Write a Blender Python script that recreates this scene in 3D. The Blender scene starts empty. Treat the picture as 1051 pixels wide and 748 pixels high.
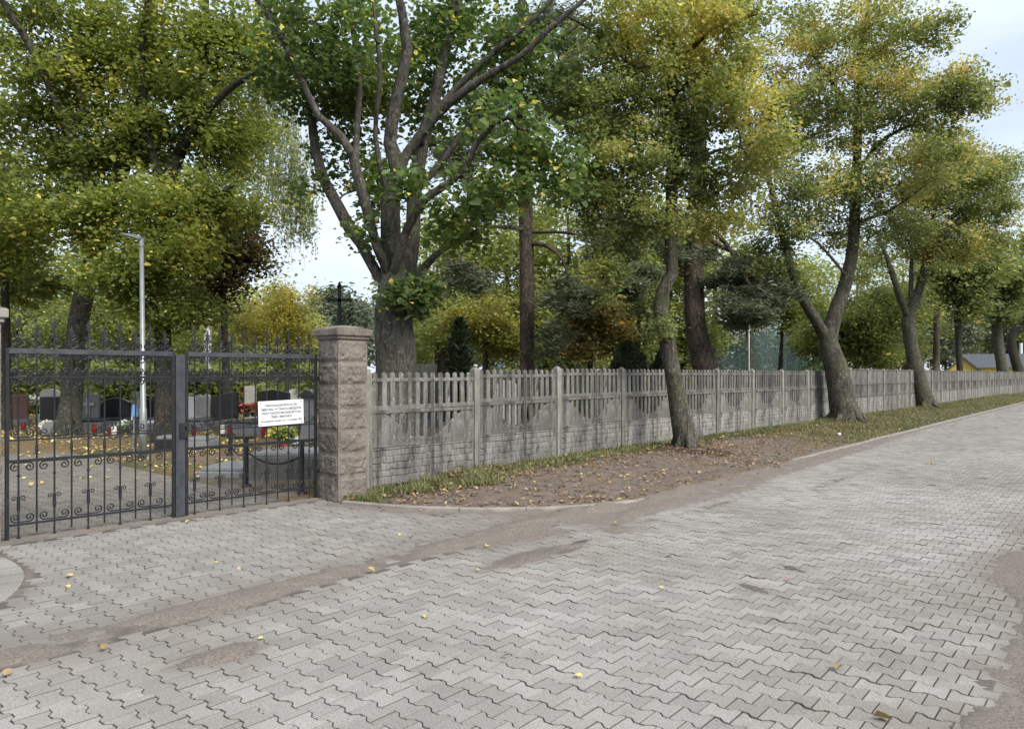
import bpy, math, random
import numpy as np
from mathutils import Vector, Matrix
R = math.radians
SC = bpy.context.scene
COL = SC.collection
rng = np.random.default_rng(7)
random.seed(7)

# ------------------------------------------------------------ camera, sky, sun, exposure
F, CX, HY, EYE = 770.0, 525.5, 384.0, 1.55          # focal length in photo pixels, centre column, horizon row, eye height
cd = bpy.data.cameras.new('camera'); cam = bpy.data.objects.new('camera', cd); COL.objects.link(cam)
cam.location = (0, 0, EYE); cam.rotation_euler = (R(90), 0, 0)
cd.sensor_width = 36; cd.lens = F / 1051 * 36; cd.shift_y = (HY - 374) / 1051
cd.clip_end = 3000; cd.clip_start = .05
SC.camera = cam
SUN_EL, SUN_AZ = R(42), R(140)                       # azimuth clockwise from +Y (the view direction)
w = bpy.data.worlds.new('World'); SC.world = w; w.use_nodes = True
nt = w.node_tree; nt.nodes.clear()
wo = nt.nodes.new('ShaderNodeOutputWorld'); bg = nt.nodes.new('ShaderNodeBackground')
sky = nt.nodes.new('ShaderNodeTexSky'); sky.sky_type = 'NISHITA'; sky.sun_disc = False
sky.sun_elevation = SUN_EL; sky.sun_rotation = SUN_AZ; sky.air_density = 1.0; sky.dust_density = 1.5
tc = nt.nodes.new('ShaderNodeTexCoord'); mp = nt.nodes.new('ShaderNodeMapping'); mp.inputs['Scale'].default_value = (1.3, 1.3, 3.2)
mp.inputs['Location'].default_value = (.35, .2, .1)
cn = nt.nodes.new('ShaderNodeTexNoise'); cn.inputs['Scale'].default_value = 2.2; cn.inputs['Detail'].default_value = 7; cn.inputs['Roughness'].default_value = .55
cr = nt.nodes.new('ShaderNodeValToRGB'); cr.color_ramp.elements[0].position = .3; cr.color_ramp.elements[1].position = .72
cr.color_ramp.elements[0].color = (.55, .55, .55, 1); cr.color_ramp.elements[1].color = (1, 1, 1, 1)
cm = nt.nodes.new('ShaderNodeMixRGB'); cm.inputs['Color2'].default_value = (6.9, 7.75, 8.85, 1)
L = nt.links.new
L(tc.outputs['Generated'], mp.inputs['Vector']); L(mp.outputs[0], cn.inputs['Vector']); L(cn.outputs['Fac'], cr.inputs[0])
L(cr.outputs[0], cm.inputs['Fac']); L(sky.outputs[0], cm.inputs['Color1']); L(cm.outputs[0], bg.inputs['Color']); L(bg.outputs[0], wo.inputs['Surface'])
bg.inputs['Strength'].default_value = .06
sd = bpy.data.lights.new('sun', 'SUN'); sd.energy = 2.2; sd.angle = R(32); sd.color = (1, .95, .87)
so = bpy.data.objects.new('sun', sd); COL.objects.link(so)
sv = Vector((math.sin(SUN_AZ) * math.cos(SUN_EL), math.cos(SUN_AZ) * math.cos(SUN_EL), math.sin(SUN_EL)))
so.rotation_euler = sv.to_track_quat('Z', 'Y').to_euler()
vs = SC.view_settings; vs.view_transform = 'Standard'; vs.look = 'None'; vs.gamma = 1; vs.use_curve_mapping = False; vs.exposure = 1.28
cy = SC.cycles
cy.max_bounces = 7; cy.diffuse_bounces = 4; cy.glossy_bounces = 2; cy.transmission_bounces = 4; cy.transparent_max_bounces = 6
cy.use_denoising = True; cy.caustics_reflective = False; cy.caustics_refractive = False; cy.sample_clamp_indirect = 4

# ------------------------------------------------------------ helpers
def PT(px, py, Y): return np.array([(px - CX) / F * Y, Y, EYE - (py - HY) / F * Y])
def V3(*a): return np.array(a, float)

def vnoise(P, scale=1.0, seed=0):
    P = np.asarray(P, float) * scale
    i = np.floor(P).astype(np.int64); f = P - i; f = f * f * (3 - 2 * f)
    def h(a, b, c):
        n = (a * 374761393 + b * 668265263 + c * 2147483647 + seed * 1274126177) & 0xffffffff
        n = ((n ^ (n >> 13)) * 1274126177) & 0xffffffff
        return ((n ^ (n >> 16)) & 0xffff) / 65535.0
    r = 0
    for dx in (0, 1):
        for dy in (0, 1):
            for dz in (0, 1):
                wgt = (f[..., 0] if dx else 1 - f[..., 0]) * (f[..., 1] if dy else 1 - f[..., 1]) * (f[..., 2] if dz else 1 - f[..., 2])
                r = r + wgt * h(i[..., 0] + dx, i[..., 1] + dy, i[..., 2] + dz)
    return r
def fbm(P, scale, seed=0, o=3):
    s, a, t = 0, 1, 0
    for k in range(o):
        s = s + a * vnoise(P, scale * 2 ** k, seed + k); t += a; a *= .5
    return s / t
def sstep(x, a, b):
    t = np.clip((x - a) / (b - a), 0, 1); return t * t * (3 - 2 * t)

class MB:
    def __init__(s): s.v = []; s.f = []; s.n = 0; s.attr = {}
    def add(s, V, Fs):
        V = np.asarray(V, float).reshape(-1, 3)
        if isinstance(Fs, np.ndarray): s.f.append(Fs + s.n)
        else:
            by = {}
            for q in Fs: by.setdefault(len(q), []).append(q)
            for q in by.values(): s.f.append(np.array(q, int) + s.n)
        s.v.append(V); s.n += len(V)
        return s
    def box(s, c, size, rot=None, taper=1.0):
        hx, hy, hz = np.array(size) / 2
        V = np.array([[x * hx * (taper if z > 0 else 1), y * hy * (taper if z > 0 else 1), z * hz] for z in (-1, 1) for y in (-1, 1) for x in (-1, 1)])
        if rot is not None: V = V @ np.array(rot).T
        return s.add(V + np.array(c), [(0, 2, 3, 1), (4, 5, 7, 6), (0, 1, 5, 4), (2, 6, 7, 3), (0, 4, 6, 2), (1, 3, 7, 5)])
    def prism(s, poly, d0, d1, o=(0, 0, 0), ax=(1, 0, 0), ay=(0, 0, 1), an=(0, -1, 0)):
        n = len(poly); o, ax, ay, an = map(np.array, (o, ax, ay, an))
        V = [o + ax * p[0] + ay * p[1] + an * d for d in (d0, d1) for p in poly]
        Fs = [tuple(range(n))[::-1], tuple(range(n, 2 * n))] + [(i, (i + 1) % n, n + (i + 1) % n, n + i) for i in range(n)]
        return s.add(V, Fs)
    def tube(s, P, r, sides=8, rough=0.0, seed=0, cap=True, flare=None):
        P = np.asarray(P, float); n = len(P)
        r = np.broadcast_to(np.asarray(r, float), (n,))
        T = np.gradient(P, axis=0); T /= np.linalg.norm(T, axis=1)[:, None] + 1e-9
        u = np.cross(T[0], (0.3, 0.9, 0.2) if abs(T[0][1]) < .9 else (1, 0, 0)); u /= np.linalg.norm(u)
        A = np.linspace(0, 2 * np.pi, sides, endpoint=False); out = np.empty((n, sides, 3))
        for i in range(n):
            u = u - T[i] * np.dot(u, T[i]); u /= np.linalg.norm(u) + 1e-9
            b = np.cross(T[i], u)
            out[i] = P[i] + r[i] * (np.cos(A)[:, None] * u + np.sin(A)[:, None] * b)
        if rough:
            k = fbm(out, 1.6, seed, 3) - .5
            out = P[:, None] + (out - P[:, None]) * (1 + rough * k * 2)[..., None]
        i = np.arange(n - 1)[:, None] * sides; j = np.arange(sides)[None]
        Q = np.stack([i + j, i + (j + 1) % sides, i + sides + (j + 1) % sides, i + sides + j], -1).reshape(-1, 4)
        base = s.n
        s.add(out.reshape(-1, 3), Q)
        if cap:
            s.f.append(np.array([list(range(sides))[::-1]]) + base); s.f.append(np.array([list(range((n - 1) * sides, n * sides))]) + base)
        return s
    def lathe(s, prof, c=(0, 0, 0), sides=16):
        A = np.linspace(0, 2 * np.pi, sides, endpoint=False)
        V = [(c[0] + r * math.cos(a), c[1] + r * math.sin(a), c[2] + z) for r, z in prof for a in A]
        n = len(prof); Fs = []
        for i in range(n - 1):
            for j in range(sides): Fs.append((i * sides + j, i * sides + (j + 1) % sides, (i + 1) * sides + (j + 1) % sides, (i + 1) * sides + j))
        Fs += [tuple(range(sides))[::-1], tuple(range((n - 1) * sides, n * sides))]
        return s.add(V, Fs)
    def mesh(s, name, smooth=False):
        me = bpy.data.meshes.new(name)
        V = np.concatenate(s.v) if s.v else np.zeros((0, 3))
        me.vertices.add(len(V)); me.vertices.foreach_set('co', V.astype(np.float32).ravel())
        li = np.concatenate([f.ravel() for f in s.f]); ln = np.concatenate([np.full(len(f), f.shape[1]) for f in s.f])
        st = np.concatenate([[0], np.cumsum(ln)[:-1]])
        me.loops.add(len(li)); me.loops.foreach_set('vertex_index', li.astype(np.int32))
        me.polygons.add(len(ln)); me.polygons.foreach_set('loop_start', st.astype(np.int32))
        me.polygons.foreach_set('use_smooth', np.full(len(ln), smooth))
        for k, a in s.attr.items():
            at = me.attributes.new(k, 'FLOAT', 'POINT'); at.data.foreach_set('value', np.asarray(a, np.float32))
        me.update(calc_edges=True)
        return me
    def build(s, name, m, parent=None, smooth=False, bevel=0, loc=None):
        o = bpy.data.objects.new(name, s.mesh(name, smooth)); COL.objects.link(o)
        if m: o.data.materials.append(m)
        if parent: o.parent = parent
        if loc is not None: o.location = loc
        if bevel:
            b = o.modifiers.new('bevel', 'BEVEL'); b.width = bevel; b.segments = 2; b.limit_method = 'ANGLE'
        return o

def tag(o, label=None, cat=None, group=None, kind=None):
    for k, v in (('label', label), ('category', cat), ('group', group), ('kind', kind)):
        if v: o[k] = v
    return o
def empty(name, loc, label, cat, group=None, rz=0):
    o = bpy.data.objects.new(name, None); COL.objects.link(o); o.location = loc; o.rotation_euler = (0, 0, rz); o.empty_display_size = .3
    return tag(o, label, cat, group)
def copy_tree(o, parent=None):
    c = o.copy(); COL.objects.link(c)
    if parent: c.parent = parent
    for ch in [q for q in bpy.data.objects if q.parent is o]: copy_tree(ch, c)
    return c

# ------------------------------------------------------------ materials
def newmat(name):
    m = bpy.data.materials.new(name); m.use_nodes = True; t = m.node_tree; t.nodes.clear()
    out = t.nodes.new('ShaderNodeOutputMaterial'); p = t.nodes.new('ShaderNodeBsdfPrincipled'); t.links.new(p.outputs[0], out.inputs[0])
    return m, t, p, out
def ramp(t, fac, stops):
    r = t.nodes.new('ShaderNodeValToRGB'); e = r.color_ramp.elements
    while len(e) < len(stops): e.new(.5)
    for q, (pos, c) in zip(e, stops): q.position = pos; q.color = (*c, 1) if len(c) == 3 else c
    t.links.new(fac, r.inputs[0]); return r.outputs[0]
def noise(t, scale, detail=4, stretch=None, rough=.6, coord='Object', dist=0):
    c = t.nodes.new('ShaderNodeTexCoord'); v = c.outputs[coord]
    if stretch:
        mpn = t.nodes.new('ShaderNodeMapping'); mpn.inputs['Scale'].default_value = stretch; t.links.new(v, mpn.inputs[0]); v = mpn.outputs[0]
    n = t.nodes.new('ShaderNodeTexNoise'); n.inputs['Scale'].default_value = scale; n.inputs['Detail'].default_value = detail
    n.inputs['Roughness'].default_value = rough; n.inputs['Distortion'].default_value = dist
    t.links.new(v, n.inputs['Vector']); return n.outputs['Fac']
def mixc(t, fac, a, b, mode='MIX'):
    n = t.nodes.new('ShaderNodeMixRGB'); n.blend_type = mode
    for k, q in (('Fac', fac), ('Color1', a), ('Color2', b)):
        if isinstance(q, bpy.types.NodeSocket): t.links.new(q, n.inputs[k])
        else: n.inputs[k].default_value = q if k == 'Fac' else (*q, 1)
    return n.outputs[0]
def bump(t, p, h, strength=.5, dist=.01):
    b = t.nodes.new('ShaderNodeBump'); b.inputs['Strength'].default_value = strength; b.inputs['Distance'].default_value = dist
    t.links.new(h, b.inputs['Height']); t.links.new(b.outputs[0], p.inputs['Normal'])
def attr(t, name):
    a = t.nodes.new('ShaderNodeAttribute'); a.attribute_name = name; return a.outputs['Fac']
def simple(name, stops, scale=6, rough=.7, metal=0, bs=40, bst=.3, bd=.004, stretch=None, spec=.4, fine=None, detail=5):
    m, t, p, o = newmat(name)
    c = ramp(t, noise(t, scale, detail, stretch), stops)
    if fine: c = mixc(t, .5, c, ramp(t, noise(t, fine, 3), [(.3, (.25, .25, .25)), (.7, (.75, .75, .75))]), 'OVERLAY')
    t.links.new(c, p.inputs['Base Color'])
    p.inputs['Roughness'].default_value = rough; p.inputs['Metallic'].default_value = metal; p.inputs['Specular IOR Level'].default_value = spec
    if bst: bump(t, p, noise(t, bs, 4, stretch), bst, bd)
    return m
def leafmat(name, stops, trans=.48, rough=.5, val=1.5, spec=.45):
    m, t, p, o = newmat(name)
    c = ramp(t, attr(t, 'tone'), stops)
    hs = t.nodes.new('ShaderNodeHueSaturation'); hs.inputs['Saturation'].default_value = .87; hs.inputs['Value'].default_value = val; t.links.new(c, hs.inputs['Color']); c = hs.outputs[0]
    t.links.new(c, p.inputs['Base Color']); p.inputs['Roughness'].default_value = rough; p.inputs['Specular IOR Level'].default_value = spec
    tr = t.nodes.new('ShaderNodeBsdfTranslucent'); mx = t.nodes.new('ShaderNodeMixShader'); mx.inputs[0].default_value = trans
    c2 = mixc(t, .55, c, (.95, 1.0, .45), 'MULTIPLY'); c2 = mixc(t, 1, c2, (1.5, 1.5, 1.5), 'MULTIPLY')
    t.links.new(c2, tr.inputs[0]); t.links.new(p.outputs[0], mx.inputs[1]); t.links.new(tr.outputs[0], mx.inputs[2]); t.links.new(mx.outputs[0], o.inputs[0])
    return m
def barkmat(name, dark, light, moss=None, sc=9, bst=1, bd=.05, st=(1, 1, .2), lich=None):
    m, t, p, o = newmat(name)
    n1 = noise(t, sc * 2.2, 8, st, .72, dist=.9)
    c = ramp(t, n1, [(.36, tuple(q * .7 for q in dark)), (.5, tuple((a + q) / 2 for a, q in zip(dark, light))), (.6, light), (.75, tuple(min(1, q * 1.35) for q in light))])
    c = mixc(t, .8, c, ramp(t, noise(t, 2.4, 5), [(.3, (.25, .25, .25)), (.7, (.72, .72, .72))]), 'OVERLAY')
    if moss is not None:
        c = mixc(t, ramp(t, noise(t, 1.3, 4), [(.42, (0, 0, 0)), (.66, (.75, .75, .75))]), c, moss)
    c = mixc(t, ramp(t, noise(t, 14, 3), [(.56, (0, 0, 0)), (.66, (.75, .75, .75))]), c, lich or tuple(q * 1.5 for q in light))
    c = mixc(t, ramp(t, noise(t, sc * 1.1, 5, (1, 1, .3), .7, dist=1.2), [(.34, (.9, .9, .9)), (.46, (0, 0, 0))]), c, tuple(q * .45 for q in dark))
    t.links.new(c, p.inputs['Base Color']); p.inputs['Roughness'].default_value = .9; p.inputs['Specular IOR Level'].default_value = .2
    bump(t, p, n1, bst, bd)
    return m

MAT = {}
# pavers: every block its own tone, stains between
def pavermat(name, tint):
    m, t, p, o = newmat(name)
    g = t.nodes.new('ShaderNodeNewGeometry')
    c = ramp(t, g.outputs['Random Per Island'], [(0, tuple(.225 * q for q in tint)), (.5, tuple(.27 * q for q in tint)), (1, tuple(.31 * q for q in tint))])
    c = mixc(t, .55, c, ramp(t, noise(t, 220, 2, coord='Object'), [(.25, (.2, .2, .2)), (.75, (.8, .8, .8))]), 'OVERLAY')
    c = mixc(t, ramp(t, noise(t, .9, 5), [(.45, (0, 0, 0)), (.75, (.55, .55, .55))]), c, (.21, .195, .16))
    c = mixc(t, ramp(t, noise(t, 3.1, 6, dist=.5), [(.56, (0, 0, 0)), (.74, (.5, .5, .5))]), c, (.16, .148, .13))
    c = mixc(t, .6, c, ramp(t, noise(t, 90, 3), [(.3, (.3, .3, .3)), (.7, (.7, .7, .7))]), 'OVERLAY')
    c = mixc(t, 1, c, ramp(t, noise(t, .33, 5, dist=.4), [(.35, (.86, .85, .83)), (.6, (1.06, 1.06, 1.06))]), 'MULTIPLY')
    c = mixc(t, attr(t, 'soil'), c, (.165, .14, .118)); c = mixc(t, attr(t, 'grime'), c, (.095, .083, .072))
    t.links.new(c, p.inputs['Base Color']); p.inputs['Roughness'].default_value = .85; p.inputs['Specular IOR Level'].default_value = .25
    bump(t, p, noise(t, 160, 3), .35, .003)
    return m
MAT['paver'] = pavermat('grey_paver', (1.04, 1.0, .945)); MAT['paver_apron'] = pavermat('apron_paver', (.95, .91, .86)); MAT['paver_dirt_shade'] = pavermat('drive_paver_dirt_shade', (.62, .57, .5))  # drive tint is darker brown: dirt, plus tree shade painted into the colour
m, t, p, o = newmat('gritty_sand'); MAT['sand'] = m
c = ramp(t, noise(t, 60, 6), [(.3, (.085, .07, .058)), (.5, (.165, .14, .118)), (.75, (.26, .225, .195))])
c = mixc(t, attr(t, 'wet'), c, (.035, .032, .03)); c = mixc(t, attr(t, 'joint'), c, (.075, .065, .056))
t.links.new(c, p.inputs['Base Color']); p.inputs['Roughness'].default_value = .95; bump(t, p, noise(t, 120, 4), .8, .008)
m, t, p, o = newmat('earth'); MAT['ground'] = m
dirt = ramp(t, noise(t, 5, 8, rough=.7), [(.3, (.095, .075, .06)), (.55, (.158, .128, .106)), (.8, (.22, .182, .152))])
dirt = mixc(t, .6, dirt, ramp(t, noise(t, 70, 3), [(.3, (.2, .2, .2)), (.7, (.8, .8, .8))]), 'OVERLAY')
turf = ramp(t, noise(t, 25, 6), [(.3, (.025, .03, .012)), (.6, (.07, .075, .03)), (.8, (.12, .11, .055))])
lit = ramp(t, noise(t, 38, 3), [(.35, (.075, .055, .03)), (.55, (.19, .13, .05)), (.75, (.32, .22, .08))])
c = mixc(t, attr(t, 'grass'), dirt, turf); c = mixc(t, attr(t, 'litter'), c, lit)
t.links.new(c, p.inputs['Base Color']); p.inputs['Roughness'].default_value = .95; p.inputs['Specular IOR Level'].default_value = .2
bump(t, p, noise(t, 45, 6), .8, .02)
MAT['kerb'] = simple('kerb_concrete', [(.3, (.17, .155, .135)), (.6, (.26, .235, .21)), (.8, (.30, .28, .25))], 5, .9, bs=90)
# weathered fence concrete: grey, dark algae, pale lichen
def fencemat(name, a, b, cdark, lo):
    m, t, p, o = newmat(name)
    c = ramp(t, noise(t, 3.5, 7, (1, 1, .45), .7, 'Object'), [(.28, a), (.62, b)])
    c = mixc(t, ramp(t, noise(t, 7, 8, (1, 1, .35), .75), [(.48, (0, 0, 0)), (.68, (lo, lo, lo))]), c, cdark)
    c = mixc(t, ramp(t, noise(t, 30, 4), [(.6, (0, 0, 0)), (.7, (.7, .7, .7))]), c, (.42, .41, .38))
    c = mixc(t, ramp(t, noise(t, 2.2, 4), [(.5, (0, 0, 0)), (.75, (.5, .5, .5))]), c, (.11, .112, .08))
    c = mixc(t, ramp(t, noise(t, 11, 6, (1, 1, .08), .7), [(.5, (0, 0, 0)), (.64, (.75, .75, .75))]), c, cdark)
    oi = t.nodes.new('ShaderNodeObjectInfo'); c = mixc(t, 1, c, ramp(t, oi.outputs['Random'], [(0, (.72, .72, .71)), (1, (1.08, 1.07, 1.05))]), 'MULTIPLY')
    t.links.new(c, p.inputs['Base Color']); p.inputs['Roughness'].default_value = .92; p.inputs['Specular IOR Level'].default_value = .2
    bump(t, p, noise(t, 45, 6), .6, .008)
    return m
MAT['fence'] = fencemat('weathered_concrete', (.085, .084, .078), (.21, .206, .194), (.04, .039, .037), 1.0)
MAT['fence_base'] = fencemat('stained_concrete', (.13, .127, .118), (.31, .30, .285), (.035, .034, .032), 1.0)
MAT['fence_post'] = fencemat('post_concrete', (.16, .155, .14), (.27, .26, .235), (.07, .068, .06), .5)
m, t, p, o = newmat('granite_block'); MAT['granite'] = m
c = ramp(t, noise(t, 3.2, 6), [(.3, (.09, .077, .066)), (.5, (.155, .132, .113)), (.7, (.21, .18, .157))])
c = mixc(t, .7, c, ramp(t, noise(t, 75, 3), [(.3, (.15, .15, .15)), (.7, (.85, .85, .85))]), 'OVERLAY')
c = mixc(t, ramp(t, noise(t, 9, 5), [(.6, (0, 0, 0)), (.72, (.8, .8, .8))]), c, (.075, .065, .055))
c = mixc(t, ramp(t, noise(t, 4.6, 5), [(.66, (0, 0, 0)), (.74, (.7, .7, .7))]), c, (.45, .43, .40))
t.links.new(c, p.inputs['Base Color']); p.inputs['Roughness'].default_value = .88; bump(t, p, noise(t, 38, 6), .7, .012)
MAT['iron'] = simple('painted_iron', [(.3, (.012, .013, .016)), (.6, (.022, .024, .028)), (.8, (.04, .04, .04))], 14, .5, .3, bs=90, bst=.2)
MAT['iron_worn'] = simple('worn_flat_iron', [(.3, (.035, .038, .045)), (.6, (.06, .065, .075)), (.8, (.09, .085, .08))], 10, .5, .3, bs=60, bst=.25)
MAT['galv'] = simple('galvanised_steel', [(.3, (.20, .215, .22)), (.7, (.29, .305, .31))], 5, .45, .5, bs=60, bst=.1)
MAT['white'] = simple('white_plate', [(.3, (.62, .63, .645)), (.7, (.66, .67, .685))], 3, .35, bst=0)
MAT['ink'] = simple('sign_ink', [(.3, (.06, .06, .07)), (.7, (.08, .08, .09))], 3, .6, bst=0)
MAT['black_granite'] = simple('black_granite', [(.3, (.012, .012, .014)), (.7, (.03, .03, .033))], 30, .22, bst=0, spec=.5)
MAT['grey_granite'] = simple('grey_granite', [(.3, (.14, .14, .145)), (.7, (.22, .22, .22))], 30, .5, bst=.1)
MAT['terrazzo'] = simple('pale_terrazzo', [(.3, (.30, .29, .27)), (.7, (.45, .44, .41))], 12, .7, bst=.3)
MAT['brown_stone'] = simple('brown_stone', [(.3, (.11, .055, .045)), (.7, (.17, .09, .075))], 14, .4, bst=.1)
MAT['old_concrete'] = fencemat('old_grave_concrete', (.08, .08, .077), (.16, .16, .155), (.05, .05, .045), .8)
MAT['terracotta'] = simple('terracotta', [(.3, (.28, .06, .04)), (.7, (.38, .09, .06))], 9, .7, bst=.2)
MAT['yellow_wall'] = simple('yellow_render', [(.3, (.55, .44, .09)), (.7, (.62, .50, .12))], 2, .85, bst=.1)
MAT['roof'] = simple('slate_roof', [(.3, (.055, .06, .07)), (.7, (.10, .105, .12))], 7, .8, bst=.3)
MAT['brick_wall'] = simple('orange_render', [(.3, (.42, .17, .09)), (.7, (.55, .24, .13))], 3, .85, bst=.1)
MAT['pane'] = simple('window_pane', [(.3, (.03, .035, .04)), (.7, (.05, .055, .06))], 3, .1, bst=0)
MAT['blue'] = simple('blue_enamel', [(.3, (.10, .24, .5)), (.7, (.16, .32, .6))], 5, .4, bst=0)
MAT['palewhite'] = simple('off_white_paint', [(.3, (.6, .6, .58)), (.7, (.75, .75, .73))], 5, .6, bst=.1)
MAT['redglass'] = simple('red_lantern_glass', [(.3, (.16, .012, .012)), (.7, (.22, .018, .015))], 5, .2, bst=0)
MAT['plastic'] = simple('crumpled_plastic', [(.3, (.6, .62, .64)), (.7, (.75, .76, .78))], 20, .4, bst=.2)
MAT['soil'] = simple('root_soil', [(.3, (.05, .036, .026)), (.7, (.11, .08, .06))], 18, .95, bs=50, bst=.9, bd=.02)
MAT['wreath_red'] = leafmat('red_petals', [(.0, (.45, .015, .02)), (.6, (.6, .03, .03)), (1, (.35, .02, .03))], .1)
MAT['petal_white'] = leafmat('white_petals', [(0, (.6, .58, .55)), (.7, (.75, .74, .7)), (1, (.7, .5, .55))], .2)
MAT['petal_yellow'] = leafmat('yellow_petals', [(0, (.5, .42, .04)), (.6, (.3, .3, .05)), (1, (.1, .14, .03))], .2)
MAT['net'] = None
G1, G2, G3 = (.022, .035, .008), (.06, .085, .014), (.115, .135, .022)
YL, OR = (.34, .26, .025), (.32, .15, .022)
MAT['lf_dark'] = leafmat('dark_lime_leaves', [(0, (0.027, 0.044, 0.010)), (.45, (0.062, 0.100, 0.022)), (.82, (0.112, 0.150, 0.027)), (.93, (0.325, 0.288, 0.037)), (1, (0.425, 0.325, 0.031))], val=1.95)
MAT['lf_maple'] = leafmat('maple_leaves', [(0, (0.038, 0.050, 0.009)), (.45, (0.095, 0.119, 0.016)), (.8, (0.169, 0.176, 0.024)), (1, (0.459, 0.378, 0.041))], val=2.05)
MAT['lf_gold'] = leafmat('turning_leaves', [(0, (.045, .06, .02)), (.38, (.095, .12, .034)), (.66, (.175, .185, .048)), (.8, (.30, .25, .06)), (1, (.37, .25, .055))], val=1.65)
MAT['lf_turn'] = leafmat('yellowing_leaves', [(0, (.042, .06, .02)), (.45, (.098, .122, .032)), (.75, (.18, .185, .045)), (1, (.36, .29, .055))], val=1.70)
MAT['lf_birch'] = leafmat('birch_leaves', [(0, (0.090, 0.112, 0.045)), (.5, (0.180, 0.210, 0.090)), (.8, (0.300, 0.300, 0.135)), (1, (0.480, 0.405, 0.090))])
MAT['lf_bronze'] = leafmat('bronze_leaves', [(0, (0.024, 0.019, 0.010)), (.5, (0.066, 0.050, 0.018)), (.8, (0.102, 0.084, 0.024)), (1, (0.192, 0.144, 0.036))], val=1.70)
MAT['lf_yellow'] = leafmat('yellow_leaves', [(0, (.10, .11, .02)), (.45, (.22, .20, .03)), (.8, (.36, .29, .03)), (1, (.42, .33, .04))], val=1.50)
MAT['lf_orange'] = leafmat('orange_leaves', [(0, (.06, .05, .015)), (.5, (.14, .11, .025)), (.8, (.27, .14, .025)), (1, (.40, .16, .02))], val=1.80)
MAT['lf_olive'] = leafmat('olive_leaves', [(0, (0.050, 0.062, 0.015)), (.5, (0.125, 0.144, 0.031)), (.85, (0.225, 0.225, 0.050)), (1, (0.375, 0.300, 0.050))], val=1.90)
MAT['lf_thuja'] = leafmat('thuja_sprays', [(0, (.008, .013, .006)), (.6, (.018, .03, .01)), (1, (.04, .055, .015))], .15)
MAT['lf_thuja2'] = leafmat('bright_thuja_sprays', [(0, (.02, .04, .012)), (.6, (.045, .085, .02)), (1, (.08, .12, .03))], .15)
MAT['needle'] = leafmat('pine_needles', [(0, (.03, .042, .022)), (.5, (.07, .085, .048)), (1, (.14, .15, .09))], .25, val=1.6, spec=.12)
MAT['needle_far'] = leafmat('far_pine_needles', [(0, (.035, .05, .034)), (.5, (.07, .09, .055)), (1, (.12, .135, .085))], .2, val=1.5, spec=.2)
MAT['potplant'] = leafmat('pot_plant_leaves', [(0, (.03, .08, .01)), (.5, (.07, .15, .02)), (1, (.13, .22, .04))], .3)
MAT['bark_lime'] = barkmat('grey_lime_bark', (.04, .036, .031), (.125, .114, .10), (.075, .075, .055), 8)
MAT['bark_maple'] = barkmat('mossy_maple_bark', (.04, .035, .028), (.115, .105, .085), (.07, .078, .04), 10, lich=(.19, .19, .155))
MAT['bark_dark'] = barkmat('dark_bark', (.025, .022, .018), (.075, .066, .054), (.05, .052, .03), 10)
MAT['bark_pine'] = barkmat('furrowed_pine_bark', (.028, .022, .018), (.11, .085, .066), None, 11, 1, .04)
MAT['bark_birch'] = barkmat('birch_bark', (.06, .055, .05), (.55, .54, .51), None, 5, .3, .01, (1, 1, 1.6))
MAT['grass'] = leafmat('grass_blades', [(0, (.05, .06, .018)), (.45, (.10, .11, .035)), (.7, (.17, .155, .06)), (1, (.27, .22, .11))], .25)
MAT['fallen'] = leafmat('fallen_leaf', [(0, (.08, .045, .028)), (.45, (.16, .088, .045)), (.8, (.23, .14, .065)), (1, (.36, .26, .08))], .1)
MAT['fallen_yellow'] = leafmat('fallen_yellow_leaf', [(0, (.16, .10, .03)), (.4, (.33, .24, .05)), (1, (.52, .42, .08))], .1)

# ------------------------------------------------------------ layout of the place
O = V3(5.19, 13.56); dR = V3(.639, .769); nR = V3(.769, -.639)         # kerb line of the road: origin, along, across
GL = V3(-4.71, 6.94); GR = V3(-2.44, 9.39)                            # gateway ends
gl = float(np.linalg.norm(GR - GL)); dG = (GR - GL) / gl; pG = V3(-dG[1], dG[0])
F0 = V3(-1.883, 9.70); dF = V3(.648, .762); dF = dF / np.linalg.norm(dF); nF = V3(dF[1], -dF[0]); BAY = 2.05   # fence
def st(x, y): return (x - O[0]) * dR[0] + (y - O[1]) * dR[1], (x - O[0]) * nR[0] + (y - O[1]) * nR[1]
def ST(s, t): return O + dR * s + nR * t
def uv(x, y): return (x - GL[0]) * dG[0] + (y - GL[1]) * dG[1], (x - GL[0]) * pG[0] + (y - GL[1]) * pG[1]
KERB = [V3(-2.0, 8.93), V3(-1.72, 8.80), V3(-1.42, 8.66), V3(-.94, 8.50), V3(-.28, 8.44), V3(.38, 8.50), V3(.96, 8.70), V3(1.46, 9.04), V3(1.9, 9.47), V3(2.47, 10.3)]
RAISED = KERB + [ST(0, 0), ST(60, 0), ST(900, 0), V3(-900, 900), V3(-900, 4), V3(-8.0, 4.0), V3(-5.2, 6.3), V3(-5.15, 6.5), GL, GR, V3(-2.3, 9.3)]
DRIVE = [GL + dG * .02, GL + dG * 2.9, GL + dG * 3.05 + pG * 8.5, GL - dG * 2.2 + pG * 8.5, GL - dG * .1 + pG * 1.0]
def inside(poly, x, y):
    r = np.zeros(np.shape(x), bool); n = len(poly)
    for i in range(n):
        a, b = poly[i], poly[(i + 1) % n]
        c = (a[1] > y) != (b[1] > y)
        with np.errstate(divide='ignore', invalid='ignore'):
            xi = (b[0] - a[0]) * (y - a[1]) / (b[1] - a[1] + 1e-12) + a[0]
        r ^= c & (x < xi)
    return r
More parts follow.
